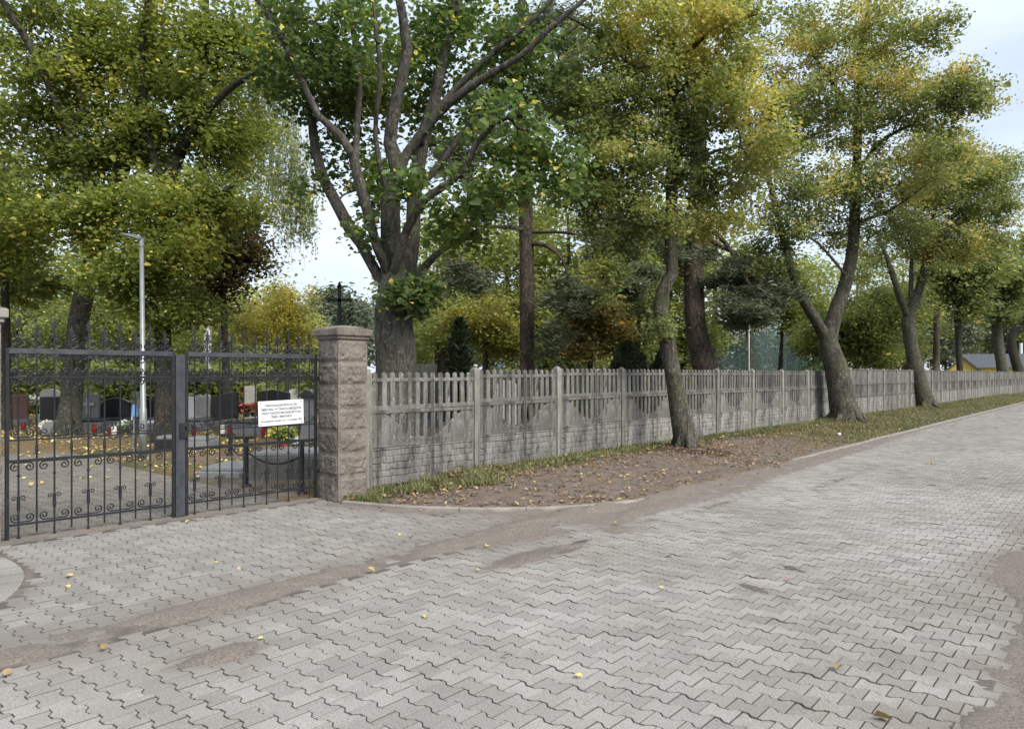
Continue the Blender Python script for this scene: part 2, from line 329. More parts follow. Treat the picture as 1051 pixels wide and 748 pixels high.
def pdist(pl, x, y, closed=False):
    d = np.full(np.shape(x), 1e9); n = len(pl)
    for i in range(n if closed else n - 1):
        a, b = pl[i], pl[(i + 1) % n]; ab = b - a; l2 = ab @ ab
        h = np.clip(((x - a[0]) * ab[0] + (y - a[1]) * ab[1]) / l2, 0, 1)
        d = np.minimum(d, np.hypot(x - a[0] - h * ab[0], y - a[1] - h * ab[1]))
    return d
KL = KERB + [ST(0, 0), ST(900, 0)]
def ground_z(x, y):
    x = np.asarray(x, float); y = np.asarray(y, float)
    P = np.stack([x, y, 0 * x], -1)
    ra = inside(RAISED, x, y) & ~inside(DRIVE, x, y)
    d = np.minimum(pdist(KL, x, y), np.minimum(pdist([V3(-900, 4), V3(-8, 4), V3(-5.2, 6.3), GL, GR, V3(-2.3, 9.3), KERB[0]], x, y), pdist(DRIVE, x, y, True)))
    s, t = st(x, y)
    bury = sstep(s, -8.3, -6) * (1 - sstep(s, 0, 3)) * sstep(-t, 1.2, 0)      # the kerb is worn away here
    z = np.where(ra, -.07 + .095 * sstep(d, 0, .12) + .11 * sstep(d, .1, 2.6) + .03 * (fbm(P, .8, 3) - .5) * sstep(d, .2, 1.5) - .03 * bury, -.07)
    sh = sstep(t, 4.0, 4.5)
    z = np.where(ra, z, np.maximum(z, -.07 + sh * (.085 + .03 * (fbm(P, 1.7, 5) - .5))))
    far = np.hypot(x, y)
    z = np.where(ra, z + .25 * sstep(far, 40, 120), z)
    for bx, by, rr, hh in MOUNDS: z = np.where(ra, z + hh * np.exp(-((x - bx) ** 2 + (y - by) ** 2) / rr ** 2), z)
    return z
def GZ(x, y): return float(ground_z(np.array([x]), np.array([y]))[0])
MOUNDS = []
def at(px, py, z=.12):
    Y = F * (EYE - z) / (py - HY); return (px - CX) / F * Y, Y
TREE_BASE = {'verge1': at(703, 462), 'verge2': at(868, 433), 'verge3': at(950, 418), 'verge4': at(987, 410), 'verge5': at(1031, 403.5), 'verge6': at(1050, 402)}
for k, (r_, h_) in {'verge1': (.55, .09), 'verge2': (.7, .1), 'verge3': (.6, .08)}.items(): MOUNDS.append((*TREE_BASE[k], r_, h_))

def axis(lo, hi, step, far):
    a = list(np.arange(lo, hi + 1e-6, step)); q = step; x = hi
    while x < far: q *= 1.25; x += q; a.append(x)
    q = step; x = lo; b = []
    while x > -far: q *= 1.25; x -= q; b.append(x)
    return np.array(b[::-1] + a)
def grid(X, Y):
    n, mm = len(Y), len(X); i = np.arange(n - 1)[:, None] * mm; j = np.arange(mm - 1)[None]
    return np.stack([i + j, i + j + 1, i + mm + j + 1, i + mm + j], -1).reshape(-1, 4)
gx, gy = axis(-10, 16, .075, 900), axis(2, 27, .075, 900)
GX, GY = np.meshgrid(gx, gy); GZZ = ground_z(GX, GY)
g = MB(); g.add(np.stack([GX, GY, GZZ], -1), grid(gx, gy))
P2 = np.stack([GX, GY, 0 * GX], -1); s_, t_ = st(GX, GY)
fd = (GX - F0[0]) * nF[0] + (GY - F0[1]) * nF[1]                       # distance in front of the fence
u_, v_ = uv(GX, GY); nz = fbm(P2, 1.1, 11)
behind = sstep(-fd, .0, .2) * (u_ > 3.2) + (v_ > 0) * (u_ <= 3.2)
front = (1 - np.clip(behind, 0, 1))
gr = front * np.clip(sstep(.95 - fd + 1.2 * (nz - .5), 0, .6) + sstep(s_ + 4 * (nz - .5), 1.5, 7) * .8, 0, 1)
gr = np.where(t_ > 4, sstep(t_ + 2 * (nz - .5), 6.5, 8), gr) + behind * sstep(nz, .35, .6) * .8
lt = behind * sstep(fbm(P2, .5, 21), .3, .55) * .8 + front * (t_ < 0) * sstep(fbm(P2, 1.6, 31), .5, .75) * .55 * sstep(s_, -7.5, -5)
g.attr['grass'] = np.clip(gr, 0, 1).ravel(); g.attr['litter'] = np.clip(lt, 0, 1).ravel()
tag(g.build('ground', MAT['ground'], smooth=True), kind='structure')

# ---- sand bedding in the joints, swelling into dirt strips over the stones
def dirt(x, y):
    P = np.stack([x, y, 0 * x], -1); s, t = st(x, y); u, v = uv(x, y)
    n = fbm(P, 2.2, 41, 4) - .5; n2 = fbm(P, 9, 51, 3) - .5; nl = fbm(P, .7, 61, 2) - .5
    h = -.0075 + .006 * n2 + .004 * (fbm(P, 30, 53, 2) - .5)
    amp = lambda d, wd: np.exp(-(np.maximum(d, 0) / wd) ** 2)
    strip = amp(np.abs(t + .12 + .22 * nl) - .03, .15 + .1 * nl) * sstep(-s, 5.0, 6.5)
    h = h + strip * (.011 + .06 * n + .022 * n2)
    kd = pdist(KERB, x, y)
    h = h + .019 * amp(kd, .17) * (1 + 1.3 * n)
    spill = sstep(s, -8, -6.3) * (1 - sstep(s, 1, 12)) * amp(t - (.30 - .02 * np.maximum(s, -3)) - .35 * nl, .16) * sstep(t, -.4, -.15)
    h = h + spill * (.016 + .05 * n + .02 * n2)
    edge = sstep(t + .7 * nl + .8 * n, 3.95, 4.35); h = h + .028 * edge
    h = h + .0095 * amp(np.abs(t + .09) - .06, .12) * (1 + .3 * n) + .009 * sstep(t, 3.95, 4.2) + .006 * amp(np.abs(v), .22) * (u > -.3) * (u < 3.5)
    h = np.where((np.abs(t + .1) < .18) & (s < -4), np.maximum(h, -.0008 + .004 * n2), h)
    h = h + .0065 * amp(np.abs(np.hypot(x + 5.49, y - 4.64) - 2.1), .12) + .012 * amp(np.abs(np.hypot(x + 5.49, y - 4.64) - 1.87), .04)
    wet = 0 * x; ps = 0 * x
    for px, py, a, b, rot, hh, wt in ((545, 571, .55, .13, 0, .028, .25), (607, 553, .42, .06, .0, .02, .75), (582, 566, .2, .05, 0, .02, .5), (640, 541, .5, .2, 0, .02, 0), (560, 547, .6, .22, 0, .016, 0),
                                      (772, 603, .23, .06, -1.15, .02, .5), (815, 584, .24, .028, -1.1, .016, .95), (742, 597, .09, .05, 0, .02, .95), (236, 670, .25, .12, 0, .022, 0),
                                      (740, 517, .3, .04, 0, .018, .2), (865, 491, .9, .05, 0, .016, .4)):
        X0, Y0 = at(px, py, 0); s0, t0 = st(X0, Y0); c, q = math.cos(rot), math.sin(rot)
        a1 = ((s - s0) * c + (t - t0) * q) / a; b1 = (-(s - s0) * q + (t - t0) * c) / b
        e = np.exp(-(a1 ** 2 + b1 ** 2) * 1.2); h = h + hh * e * (.8 + 2.2 * n + .5 * n2); ps = np.maximum(ps, e ** .45); wet = np.maximum(wet, wt * sstep(e, .25, .8))
    # along the gate threshold
    h = h + .012 * amp(np.abs(v) , .12) * (u > -.3) * (u < 3.5) * (1 + n)
    soft = .75 * amp(np.abs(t + .12 + .25 * nl), .42) * sstep(-s, 4.2, 6.5) + .7 * amp(kd, .42) + .7 * spill + .9 * sstep(spill, .02, .5) * .3 + .8 * sstep(t + .7 * nl + .8 * n, 3.4, 4.3) + .8 * ps
    soft = np.clip(soft, 0, 1) * np.clip(.45 + 2.2 * (n + .3 + .6 * n2), 0, 1.35)
    return h, wet, soft
def sheet(name, X, Y, mask, matn):
    H, wet, _ = dirt(X, Y); b = MB(); q = grid(X[0], Y[:, 0]); k = mask.ravel()
    q = q[k[q].all(1)]; b.add(np.stack([X, Y, H], -1), q)
    b.attr['wet'] = wet.ravel(); b.attr['joint'] = np.clip(sstep(-H, -.001, .004), 0, 1).ravel()
    return tag(b.build(name, MAT[matn], smooth=True), kind='structure')
sa = np.arange(-17, 10, .035); ta = np.arange(-9.5, 4.7, .035)
S_, T_ = np.meshgrid(sa, ta); XX = O[0] + dR[0] * S_ + nR[0] * T_; YY = O[1] + dR[1] * S_ + nR[1] * T_
rd = (T_ > -.02) | ((~(inside(RAISED, XX, YY) & ~inside(DRIVE, XX, YY))) & (S_ < 1))
H, wet, _ = dirt(XX, YY); b = MB(); q = grid(sa, ta); k = rd.ravel(); q = q[k[q].all(1)]
b.add(np.stack([XX, YY, H], -1), q); b.attr['wet'] = wet.ravel(); b.attr['joint'] = np.clip(sstep(-H, -.001, .004), 0, 1).ravel()
tag(b.build('sand_bedding', MAT['sand'], smooth=True), kind='structure')
b = MB(); b.add([(*ST(9.97, -.02), -.009), (*ST(9.97, 4.5), -.009), (*ST(400, 4.5), -.009), (*ST(400, -.02), -.009)], [(0, 1, 2, 3)])
b.attr['wet'] = [0] * 4; b.attr['joint'] = [.6] * 4
tag(b.build('road_bedding', MAT['sand']), kind='structure')

# ---- interlocking pavers
PL, PW, PG = .154, .127, .0033
def pavers(name, matn, org, ex, ey, nx, ny, keep):
    a = .0125; xs = [-.5, -.34, -.16, .16, .34, .5]; ys = [a, a, -a, -a, a, a]
    top = [(x * PL + (PG if i == 0 else -PG if i == 5 else 0), PW / 2 + y - PG) for i, (x, y) in enumerate(zip(xs, ys))]
    poly = np.array(top + [(x, -y) for x, y in top[::-1]]); n = len(poly)
    nrm = np.roll(poly, -1, 0) - np.roll(poly, 1, 0); nrm = np.stack([nrm[:, 1], -nrm[:, 0]], -1); nrm /= np.linalg.norm(nrm, axis=1)[:, None]
    ins = poly + nrm * .002 * (1 if (nrm[0] @ -poly[0]) > 0 else -1)
    base = np.concatenate([np.c_[ins, np.zeros(n)], np.c_[poly, np.full(n, -.0025)], np.c_[poly, np.full(n, -.03)]])
    J, I = np.meshgrid(np.arange(ny), np.arange(nx), indexing='ij'); J = J.ravel(); I = I.ravel()
    cx = (I + .5 * (J % 2)) * PL; cyy = J * PW
    wx = org[0] + ex[0] * cx + ey[0] * cyy; wy = org[1] + ex[1] * cx + ey[1] * cyy
    k = keep(wx, wy); wx, wy = wx[k], wy[k]; N = len(wx)
    hz = rng.normal(0, .0018, N); tx, ty = rng.normal(0, .006, (2, N)); ra = rng.normal(0, .006, N)
    bx = base[None, :, 0] - base[None, :, 1] * ra[:, None]; by = base[None, :, 1] + base[None, :, 0] * ra[:, None]
    V = np.stack([wx[:, None] + ex[0] * bx + ey[0] * by, wy[:, None] + ex[1] * bx + ey[1] * by,
                  base[None, :, 2] + hz[:, None] + tx[:, None] * base[None, :, 0] + ty[:, None] * base[None, :, 1]], -1)
    off = (np.arange(N) * 3 * n)[:, None]; ar = np.arange(n); nx_ = (ar + 1) % n
    b = MB(); b.add(V.reshape(-1, 3), (off + ar[::-1][None]).reshape(-1, n))
    for r0 in (0, n):
        q = np.stack([ar + r0, nx_ + r0, nx_ + r0 + n, ar + r0 + n], -1)
        b.f.append((off[:, :, None] + q[None]).reshape(-1, 4))
    pv = V.reshape(-1, 3); hd, _, sf = dirt(pv[:, 0], pv[:, 1]); nn_ = fbm(pv * V3(1, 1, 0), 6, 91, 3)
    b.attr['grime'] = np.tile(np.repeat([.05, .7, 1.0], n), N)
    b.attr['soil'] = np.clip(np.maximum(sstep(hd + .016 * (nn_ - .5), -.005, .006) * .9, sf * .8) + .10 * sstep(fbm(pv * V3(1, 1, 0), 1.1, 92, 3), .5, .75), 0, .95)
    return tag(b.build(name, MAT[matn]), kind='structure')
o0 = ST(-19, .05)
pavers('road_paving', 'paver', o0, nR, dR, 29, 760, lambda x, y: (st(x, y)[1] > .05) & (st(x, y)[1] < 4.25 + .25 * (vnoise(np.stack([x, y, 0 * x], -1), 1.4, 3) - .5)))
def ak(x, y):
    s, t = st(x, y); u, v = uv(x, y)
    ok = (t < -.04) & (~inside(RAISED, x, y)) & (pdist(KERB, x, y) > .12) & (np.abs(v) > .2)
    ok &= (np.hypot(x + 5.49, y - 4.64) > 2.13)
    return ok
pavers('apron_paving', 'paver_apron', GL - dG * 5 - pG * 8.5, pG, dG, 114, 130, ak)

pavers('driveway_paving', 'paver_dirt_shade', GL - dG * 5 - pG * 8.5, pG, dG, 114, 130, lambda x, y: inside(DRIVE, x, y) & (uv(x, y)[1] > .2))
# ---- kerb stones
def kerb(name, pl, w_, ztop, hgt=.2, seg=1.0, skip=lambda s: False):
    P = np.array([p for p in pl]); L_ = np.r_[0, np.cumsum(np.linalg.norm(np.diff(P, axis=0), axis=1))]
    b = MB(); s = 0; k = 0
    while s < L_[-1] - .05:
        e = min(s + seg - .008, L_[-1]); q = np.linspace(s, e, 5)
        cc = np.stack([np.interp(q, L_, P[:, 0]), np.interp(q, L_, P[:, 1])], -1)
        T = np.gradient(cc, axis=0); T /= np.linalg.norm(T, axis=1)[:, None]; Nn = np.stack([T[:, 1], -T[:, 0]], -1)
        if not skip((cc[2])):
            ring = []; dz = random.gauss(0, .004)
            for i in range(5):
                for sx, zz in ((-1, -hgt), (-1, -.012), (-.75, 0), (.75, 0), (1, -.012), (1, -hgt)):
                    z_ = ztop(cc[i]) if callable(ztop) else ztop
                    ring.append((*(cc[i] + Nn[i] * sx * w_ / 2), z_ + dz + zz))
            Q = [(i * 6 + j, i * 6 + (j + 1) % 6, i * 6 + 6 + (j + 1) % 6, i * 6 + 6 + j) for i in range(4) for j in range(6)] + [tuple(range(6)), tuple(range(24, 30))[::-1]]
            b.add(ring, Q)
        s += seg; k += 1
    return tag(b.build(name, MAT['kerb']), kind='structure')
kerb('kerb', KERB, .08, lambda c: .05 - .035 * float(sstep(c[0], 1.0, 2.4)), seg=.75)
kerb('kerb', [ST(-.3 + k, -.04) for k in range(0, 110)], .09, lambda c: .028 + .015 * float(sstep(st(*c)[0], 0, 6)))
arc = [V3(-5.49 + 1.80 * math.cos(a), 4.64 + 1.80 * math.sin(a)) for a in np.linspace(R(56), R(-60), 20)]
kerb('kerb', arc, .09, .07, seg=.7)
b = MB()
for a in np.linspace(R(54), R(-60), 31):
    b.box((-5.49 + 1.99 * math.cos(a), 4.64 + 1.99 * math.sin(a), -.021 + random.gauss(0, .0015)), (.165, .118, .05), np.array([[math.cos(a), -math.sin(a), 0], [math.sin(a), math.cos(a), 0], [0, 0, 1]]))
tag(b.build('edging_bricks', MAT['paver_apron'], bevel=.004), kind='structure')
b = MB(); rt = np.array([[dG[0], -dG[1], 0], [dG[1], dG[0], 0], [0, 0, 1]])
b.box((*((GL + GR) / 2), -.03), (gl + .1, .2, .07), rt)
tag(b.build('gate_threshold', MAT['fence'], bevel=.008), kind='structure')

# ------------------------------------------------------------ stone gate pillars
def pillar(corner, label, cap_mat, ht=1.98, wx=.43, bulge=1.0):
    root = empty('gate_pillar', (*(corner - dG * 0 + pG * wx / 2), 0), label, 'pillar', 'stone pillars of the gateway')
    inv = Matrix.Translation(root.location).inverted()
    c = corner + dG * wx / 2 + pG * wx / 2; b = MB(); nu, nv = 26, 118; cs = [-.06, .30, .58, .86, 1.13, 1.42, 1.70, ht]
    U = np.linspace(0, 1, nu); Z = np.linspace(-.06, ht, nv)
    ring = []
    for k in range(4):
        a = k * math.pi / 2; ex = dG * math.cos(a) + pG * math.sin(a); en = dG * math.sin(a) - pG * math.cos(a)
        UU, ZZ = np.meshgrid(U, Z); X = c[0] + ex[0] * (UU - .5) * wx + en[0] * wx / 2; Y = c[1] + ex[1] * (UU - .5) * wx + en[1] * wx / 2
        d = np.minimum(np.minimum(UU, 1 - UU) * wx, .2)
        zi = np.clip(np.searchsorted(cs, ZZ) - 1, 0, len(cs) - 2); z0 = np.array(cs)[zi]; z1 = np.array(cs)[zi + 1]
        dz = np.minimum(ZZ - z0, z1 - ZZ); dd = np.minimum(d, dz)
        P = np.stack([X, Y, ZZ], -1)
        n_ = np.abs(fbm(P, 13, 5 + k, 3) - .5) * 2; n2 = fbm(P, 26, 15 + k, 2) - .5
        h = sstep(dd, .022, .045) * (.004 + .034 * (.5 - n_) * bulge + .012 * n2) - .006 * (1 - sstep(dz, 0, .009)) + .003 * n2
        h = h * (sstep(d, 0, .01) * .999)
        X = X + en[0] * h; Y = Y + en[1] * h
        b.add(np.stack([X, Y, ZZ], -1), grid(U, Z))
    o = b.build('shaft', MAT['granite'], root); o.matrix_parent_inverse = inv
    b = MB(); W2 = wx + .105
    b.box((*c, ht + .025), (wx + .05, wx + .05, .05), rt); b.box((*c, ht + .085), (W2, W2, .085), rt)
    q = np.array([[x * W2 / 2 * k_, y * W2 / 2 * k_, z] for z, k_ in ((ht + .13, .985), (ht + .175, .3)) for x, y in ((-1, -1), (1, -1), (1, 1), (-1, 1))])
    q[:, :2] = q[:, :2] @ rt[:2, :2].T + c; b.add(q, [(0, 1, 5, 4), (1, 2, 6, 5), (2, 3, 7, 6), (3, 0, 4, 7), (4, 5, 6, 7), (3, 2, 1, 0)])
    o = b.build('cap', cap_mat, root, bevel=.012); o.matrix_parent_inverse = inv
    return root
pillar(V3(-2.11, 9.11), 'reddish granite gate pillar with flat pyramid cap where the concrete fence starts', MAT['granite'])
pillar(V3(-4.66, 6.84) - dG * .43, 'pale capped gate pillar cut off by the left edge of the photo', MAT['kerb'], 2.02)

# ------------------------------------------------------------ wrought iron gate leaves and sign
def g3(u, z, d=0.0):                                 # a point in the plane of the gate
    p = GL + dG * u - pG * d; return V3(p[0], p[1], z)
def curl(cx, cz, r0, turns, a0, sgn, n=26):          # spiral ending at centre
    A = np.linspace(0, 1, n); r = r0 * (1 - .82 * A)
    return [(cx + math.cos(a0 + sgn * t * turns * 2 * math.pi) * q, cz + math.sin(a0 + sgn * t * turns * 2 * math.pi) * q) for t, q in zip(A, r)]
def cscroll(b, x0, x1, z, up, rr):                   # C scroll between two bars: an arc along one rail that curls in at both ends
    w_ = x1 - x0; r = rr; s = 1 if up else -1
    lft = curl(x0 + r + .006, z - s * r * 1.05, r, 1.35, math.pi / 2 * s + 0, s * 1)
    rgt = curl(x1 - r - .006, z - s * r * 1.05, r, 1.35, math.pi / 2 * s, -s * 1)
    pts = lft[::-1] + rgt
    b.tube([g3(x, zz) for x, zz in pts], .007, 5)
def leaf(u0, u1, label, nb, sag):
    root = empty('gate_leaf', g3(u0, 0), label, 'gate', 'iron gate leaves'); inv = Matrix.Translation(root.location).inverted()
    def bd(b, n, m='iron', smooth=False):
        o = b.build(n, MAT[m], root, smooth); o.matrix_parent_inverse = inv; return o
    zz = lambda z, u: z - sag * (u - u0) / (u1 - u0)
    rot = rt
    def rail(n, z, h, t_, m='iron'):
        b = MB(); c = g3((u0 + u1) / 2, z - sag / 2); b.box(c, (u1 - u0, t_, h), rot); o = bd(b, n, m)
    rail('top_rail', 1.775, .05, .028, 'iron_worn'); rail('upper_rail', 1.53, .016, .012); rail('lock_rail', .938, .016, .014)
    rail('middle_rail', .742, .028, .016); rail('bottom_rail', .147, .018, .016)
    for uu in (u0 + .012, u1 - .012):
        b = MB(); b.box(g3(uu, .9), (.03, .03, 1.78), rot); bd(b, 'stile', 'iron')
    st_ = (u1 - u0 - .06) / nb; us = [u0 + .03 + st_ * (k + .5) for k in range(nb)]
    for k, u in enumerate(us):
        b = MB(); lowz = .02 if k % 2 == 0 else .05
        b.tube([g3(u, lowz), g3(u, 1.80)], .0082, 6)
        if k % 2 == 0:
            for z in (.02, .60): b.lathe([(.003, -.016), (.014, -.008), (.016, 0), (.014, .008), (.003, .016)], g3(u, z), 8)
            b.box(g3(u, .33), (.024, .024, .12), rot)                           # clasp with two volutes
            for s in (-1, 1): b.tube([g3(x, z) for x, z in [(u, .27), (u + s * .008, .34)] + curl(u + s * .036, .385, .026, 1.2, math.pi if s > 0 else 0, -s)], .005, 5)
        else:
            b.box(g3(u, .84), (.02, .02, .09), rot)
            b.lathe([(.003, -.016), (.014, -.008), (.016, 0), (.014, .008), (.003, .016)], g3(u, .83), 8)
            for s in (-1, 1): b.tube([g3(x, z) for x, z in [(u, 1.36), (u + s * .008, 1.43)] + curl(u + s * .034, 1.465, .024, 1.2, math.pi if s > 0 else 0, -s)], .005, 5)
        bd(b, 'bar')
        b = MB(); z0 = zz(1.80, u); hgt = .27 if k % 2 == 0 else .21           # finial: stem, leaf blade, two side curls
        b.tube([g3(u, z0 - .02), g3(u, z0 + hgt)], [.010, .005], 6)
        bl = [(0, -.05), (.022, -.012), (.009, .0), (.028, .02), (.010, .03), (0, .075), (-.010, .03), (-.028, .02), (-.009, 0), (-.022, -.012)]
        c = g3(u, z0 + hgt - .05); b.prism(bl, -.004, .004, c, (dG[0], dG[1], 0), (0, 0, 1), (-pG[0], -pG[1], 0))
        for s in (-1, 1):
            b.tube([g3(x, z) for x, z in [(u, z0), (u + s * .02, z0 + .012)] + curl(u + s * .036, z0 + .05, .03, 1.3, -math.pi / 2, s)], .0068, 5)
            b.tube([g3(x, z) for x, z in [(u, z0 + .08), (u + s * .012, z0 + .09)] + curl(u + s * .022, z0 + .115, .018, 1.2, -math.pi / 2, s)], .006, 5)
        bd(b, 'finial')
    ed = [u0 + .025] + us + [u1 - .025]
    for nm, z, up, r in (('scrollwork', .722, True, .042), ('scrollwork', .162, False, .042), ('scrollwork', .955, False, .042), ('scrollwork', 1.745, True, .044), ('scrollwork', 1.515, True, .04), ('scrollwork', 1.545, False, .036)):
        b = MB()
        for k, u in enumerate(us):
            if z > 1.2: cscroll(b, max(u - .069, u0 + .03), min(u + .069, u1 - .03), z, up, r * .62)
            if k % 2 == 0: cscroll(b, max(u - .135, u0 + .03), min(u + .135, u1 - .03), z, up, r)
        bd(b, nm)
    return root, inv
l1, i1 = leaf(.02, 1.575, 'left leaf of the black scrolled iron gate, hung on the pale capped pillar', 10, .012)
b = MB(); b.box(g3(1.625, .885, .012), (.1, .045, 1.74), rt); o = b.build('meeting_post', MAT['iron_worn'], l1, bevel=.004); o.matrix_parent_inverse = i1
b = MB(); b.box(g3(1.655, .94, .045), (.09, .02, .16), rt); b.tube([g3(1.67, .98, .05), g3(1.67, .98, .09), g3(1.72, .975, .095)], .009, 8); o = b.build('lock', MAT['iron'], l1); o.matrix_parent_inverse = i1
l2, i2 = leaf(1.69, gl - .01, 'right leaf of the black scrolled iron gate, carrying the white notice', 11, .012)
for z in (.35, 1.5):
    b = MB(); b.box(g3(gl - .0, z), (.06, .05, .05), rt); b.tube([g3(gl - .02, z - .05), g3(gl - .02, z + .05)], .018, 8)
    o = b.build('hinge', MAT['iron'], l2); o.matrix_parent_inverse = i2

sg = empty('notice_sign', g3(2.83, 1.09, .03), 'white notice plate with black lettering wired to the right gate leaf', 'sign'); inv = Matrix.Translation(sg.location).inverted()
tl = R(-1.5); rs = rt @ np.array([[math.cos(tl), 0, math.sin(tl)], [0, 1, 0], [-math.sin(tl), 0, math.cos(tl)]])
b = MB(); b.box(g3(2.83, 1.09, .03), (.60, .004, .295), rs); o = b.build('plate', MAT['white'], sg, bevel=.002); o.matrix_parent_inverse = inv
for a in (-.27, .27):
    for z in (-.125, .125):
        b = MB(); b.lathe([(.008, -.0), (.006, .004), (.001, .005)], (0, 0, 0), 8); b.v[-1] = (b.v[-1][:, [0, 2, 1]] * V3(1, -1, 1) + V3(a, -.002, z)) @ rs.T + g3(2.83, 1.09, .03)
        o = b.build('screw', MAT['ink'], sg); o.matrix_parent_inverse = inv
M3 = Matrix(rs.tolist()).to_4x4(); M3.translation = Vector(g3(2.83, 1.09, .0335))
for txt, z, sz in (('WPROWADZANIE PSÓW NA TEN', .090, .034), ('CMENTARZ I W TRAKCIE OBRZĘDÓW', .045, .034), ('WJAZDY POJAZDÓW MECHANICZNYCH NA', .000, .034), ('TEREN CMENTARZA', -.045, .034), ('Na podstawie uchwały z dn. 12 września 1995', -.092, .024)):
    c = bpy.data.curves.new('lettering', 'FONT'); c.body = txt; c.size = sz; c.align_x = 'CENTER'; c.align_y = 'CENTER'; c.extrude = .0004; c.offset = .0006
    o = bpy.data.objects.new('lettering', c); COL.objects.link(o); c.materials.append(MAT['ink'])
    wd = {0: .42, 1: .54, 2: .52, 3: .28, 4: .54}[[.090, .045, .0, -.045, -.092].index(z)]
    bpy.context.view_layer.update(); k = wd / max(o.dimensions.x, .01)
    me = bpy.data.meshes.new_from_object(o.evaluated_get(bpy.context.evaluated_depsgraph_get())); bpy.data.objects.remove(o)
    o = bpy.data.objects.new('lettering', me); COL.objects.link(o)
    if not me.materials: me.materials.append(MAT['ink'])
    o.parent = sg; o.matrix_parent_inverse = inv
    o.matrix_basis = M3 @ Matrix.Translation((0, 0, z)) @ Matrix.Rotation(R(90), 4, 'X') @ Matrix.Diagonal((k, 1.15, 1, 1))

# ------------------------------------------------------------ precast concrete fence: posts, brick pattern base, arched balusters, pickets
fence = empty('concrete_fence', (*F0, 0), 'long weathered grey concrete panel fence with baluster arches along the verge', 'fence')
PLN = BAY - .13; PK = [(k + .5) / 13 * PLN - PLN / 2 for k in range(13)]
def arc_poly(pts, n=28, bump_=0): return pts
def low_panel(seed):
    r = np.random.default_rng(seed); b = MB(); b.box((0, 0, .24), (PLN + .06, .04, .48)); b.box((0, -.006, .487), (PLN, .052, .028))
    z = .012
    for row, hh in enumerate((.105, .085, .095, .085, .092)):
        x = -PLN / 2 - (row % 2) * .1
        while x < PLN / 2:
            wd = r.uniform(.17, .34); x1 = min(x + wd, PLN / 2); x0 = max(x, -PLN / 2)
            if x1 - x0 > .04:
                j = lambda: r.normal(0, .006)
                b.prism([(x0 + .008 + j(), z + .008 + j()), ((x0 + x1) / 2, z + .007 + j()), (x1 - .008 + j(), z + .008 + j()), (x1 - .008 + j(), z + hh - .008 + j()), ((x0 + x1) / 2, z + hh - .007 + j()), (x0 + .008 + j(), z + hh - .008 + j())], .01, .024 + r.uniform(0, .010))
            x += wd
        z += hh
    return b.mesh('base_panel_mesh')
def mid_panel(seed, rail=True):
    r = np.random.default_rng(seed); b = MB(); h = PLN / 2
    xs = np.linspace(-h, h, 41); zz = []
    for x in xs:
        q = abs(x) / h; e = .10 + .345 * sstep(q, .10, .84); zz.append(min(e, .45) + (r.normal(0, .006) if q < .4 else 0))
    b.prism([(-h - .03, 0), (h + .03, 0), (h + .03, .45)] + [(x, z) for x, z in zip(xs[::-1], zz[::-1])] + [(-h - .03, .45)], -.02, .026)
    for k in range(9): x = (k - 4) * .1; b.box((x, -.018, .085 + r.uniform(-.01, .01)), (.085, .025, .05))      # bumpy stones along the arc
    for x in PK: b.box((x, 0, .27), (.076, .034, .40))
    b.box((0, -.004, .475), (PLN + .04, .052, .05)); b.box((0, -.004, .018), (PLN, .05, .03))
    return b.mesh('arch_panel_mesh')
def top_panel(seed, flip=False):
    r = np.random.default_rng(seed); b = MB(); h = PLN / 2
    if not flip:
        for s in (-1, 1): b.prism([(s * h, .0), (s * (h - .14), .0), (s * (h - .105), .10), (s * (h - .06), .25), (s * (h - .02), .37), (s * h, .42)][::s], -.018, .018)
        b.box((0, -.003, .03), (PLN + .04, .05, .06)); b.box((0, -.004, .40), (PLN + .04, .046, .05))
        for x in PK:
            j = r.normal(0, .004); b.prism([(-.04, .03), (.04, .03), (.04, .47), (.025, .494), (0, .503), (-.025, .494), (-.04, .47)], -.017, .017, (x + j, -.004 + r.normal(0, .003), 0))
    else:
        b.box((0, 0, .25), (PLN + .04, .03, .5)); b.box((0, -.005, .485), (PLN + .04, .06, .04)); b.box((0, -.005, .02), (PLN, .05, .04))
        for s in (-1, 1): b.box((s * (h - .03), -.014, .25), (.05, .02, .42))
    return b.mesh('picket_panel_mesh')
def shield_panel(seed):
    b = MB(); h = PLN / 2; b.box((0, .006, .25), (PLN + .04, .026, .5))
    xs = np.linspace(-h * .62, h * .62, 15); arc_ = [(x, .40 - .30 * math.cos(x / (h * .62) * math.pi / 2) ** .7) for x in xs]
    b.prism([(-h, .03), (h, .03), (h, .43), (h * .62, .43)] + arc_[::-1] + [(-h * .62, .43)], .004, .024)
    for x in PK[2:-2]: b.box((x, -.012, .27), (.045, .02, .34))
    b.box((0, -.004, .475), (PLN + .04, .052, .05))
    return b.mesh('arch_panel_mesh')
meshes = {}
for k in range(3): meshes['l', k], meshes['m', k], meshes['t', k] = low_panel(k), mid_panel(k + 5), top_panel(k + 9)
meshes['f', 0], meshes['s', 0] = top_panel(3, True), shield_panel(1)
pm = MB(); pm.box((0, 0, .755), (.115, .115, 1.53)); pm.box((0, 0, 1.535), (.1, .1, .04), None, .5)
post_me = pm.mesh('post_mesh')
for q in meshes.values(): q.materials.append(MAT['fence'])
for k in range(3): meshes['l', k].materials[0] = MAT['fence_base']
post_me.materials.append(MAT['fence_post'])
finv = Matrix.Translation(fence.location).inverted(); fa = math.atan2(dF[1], dF[0])
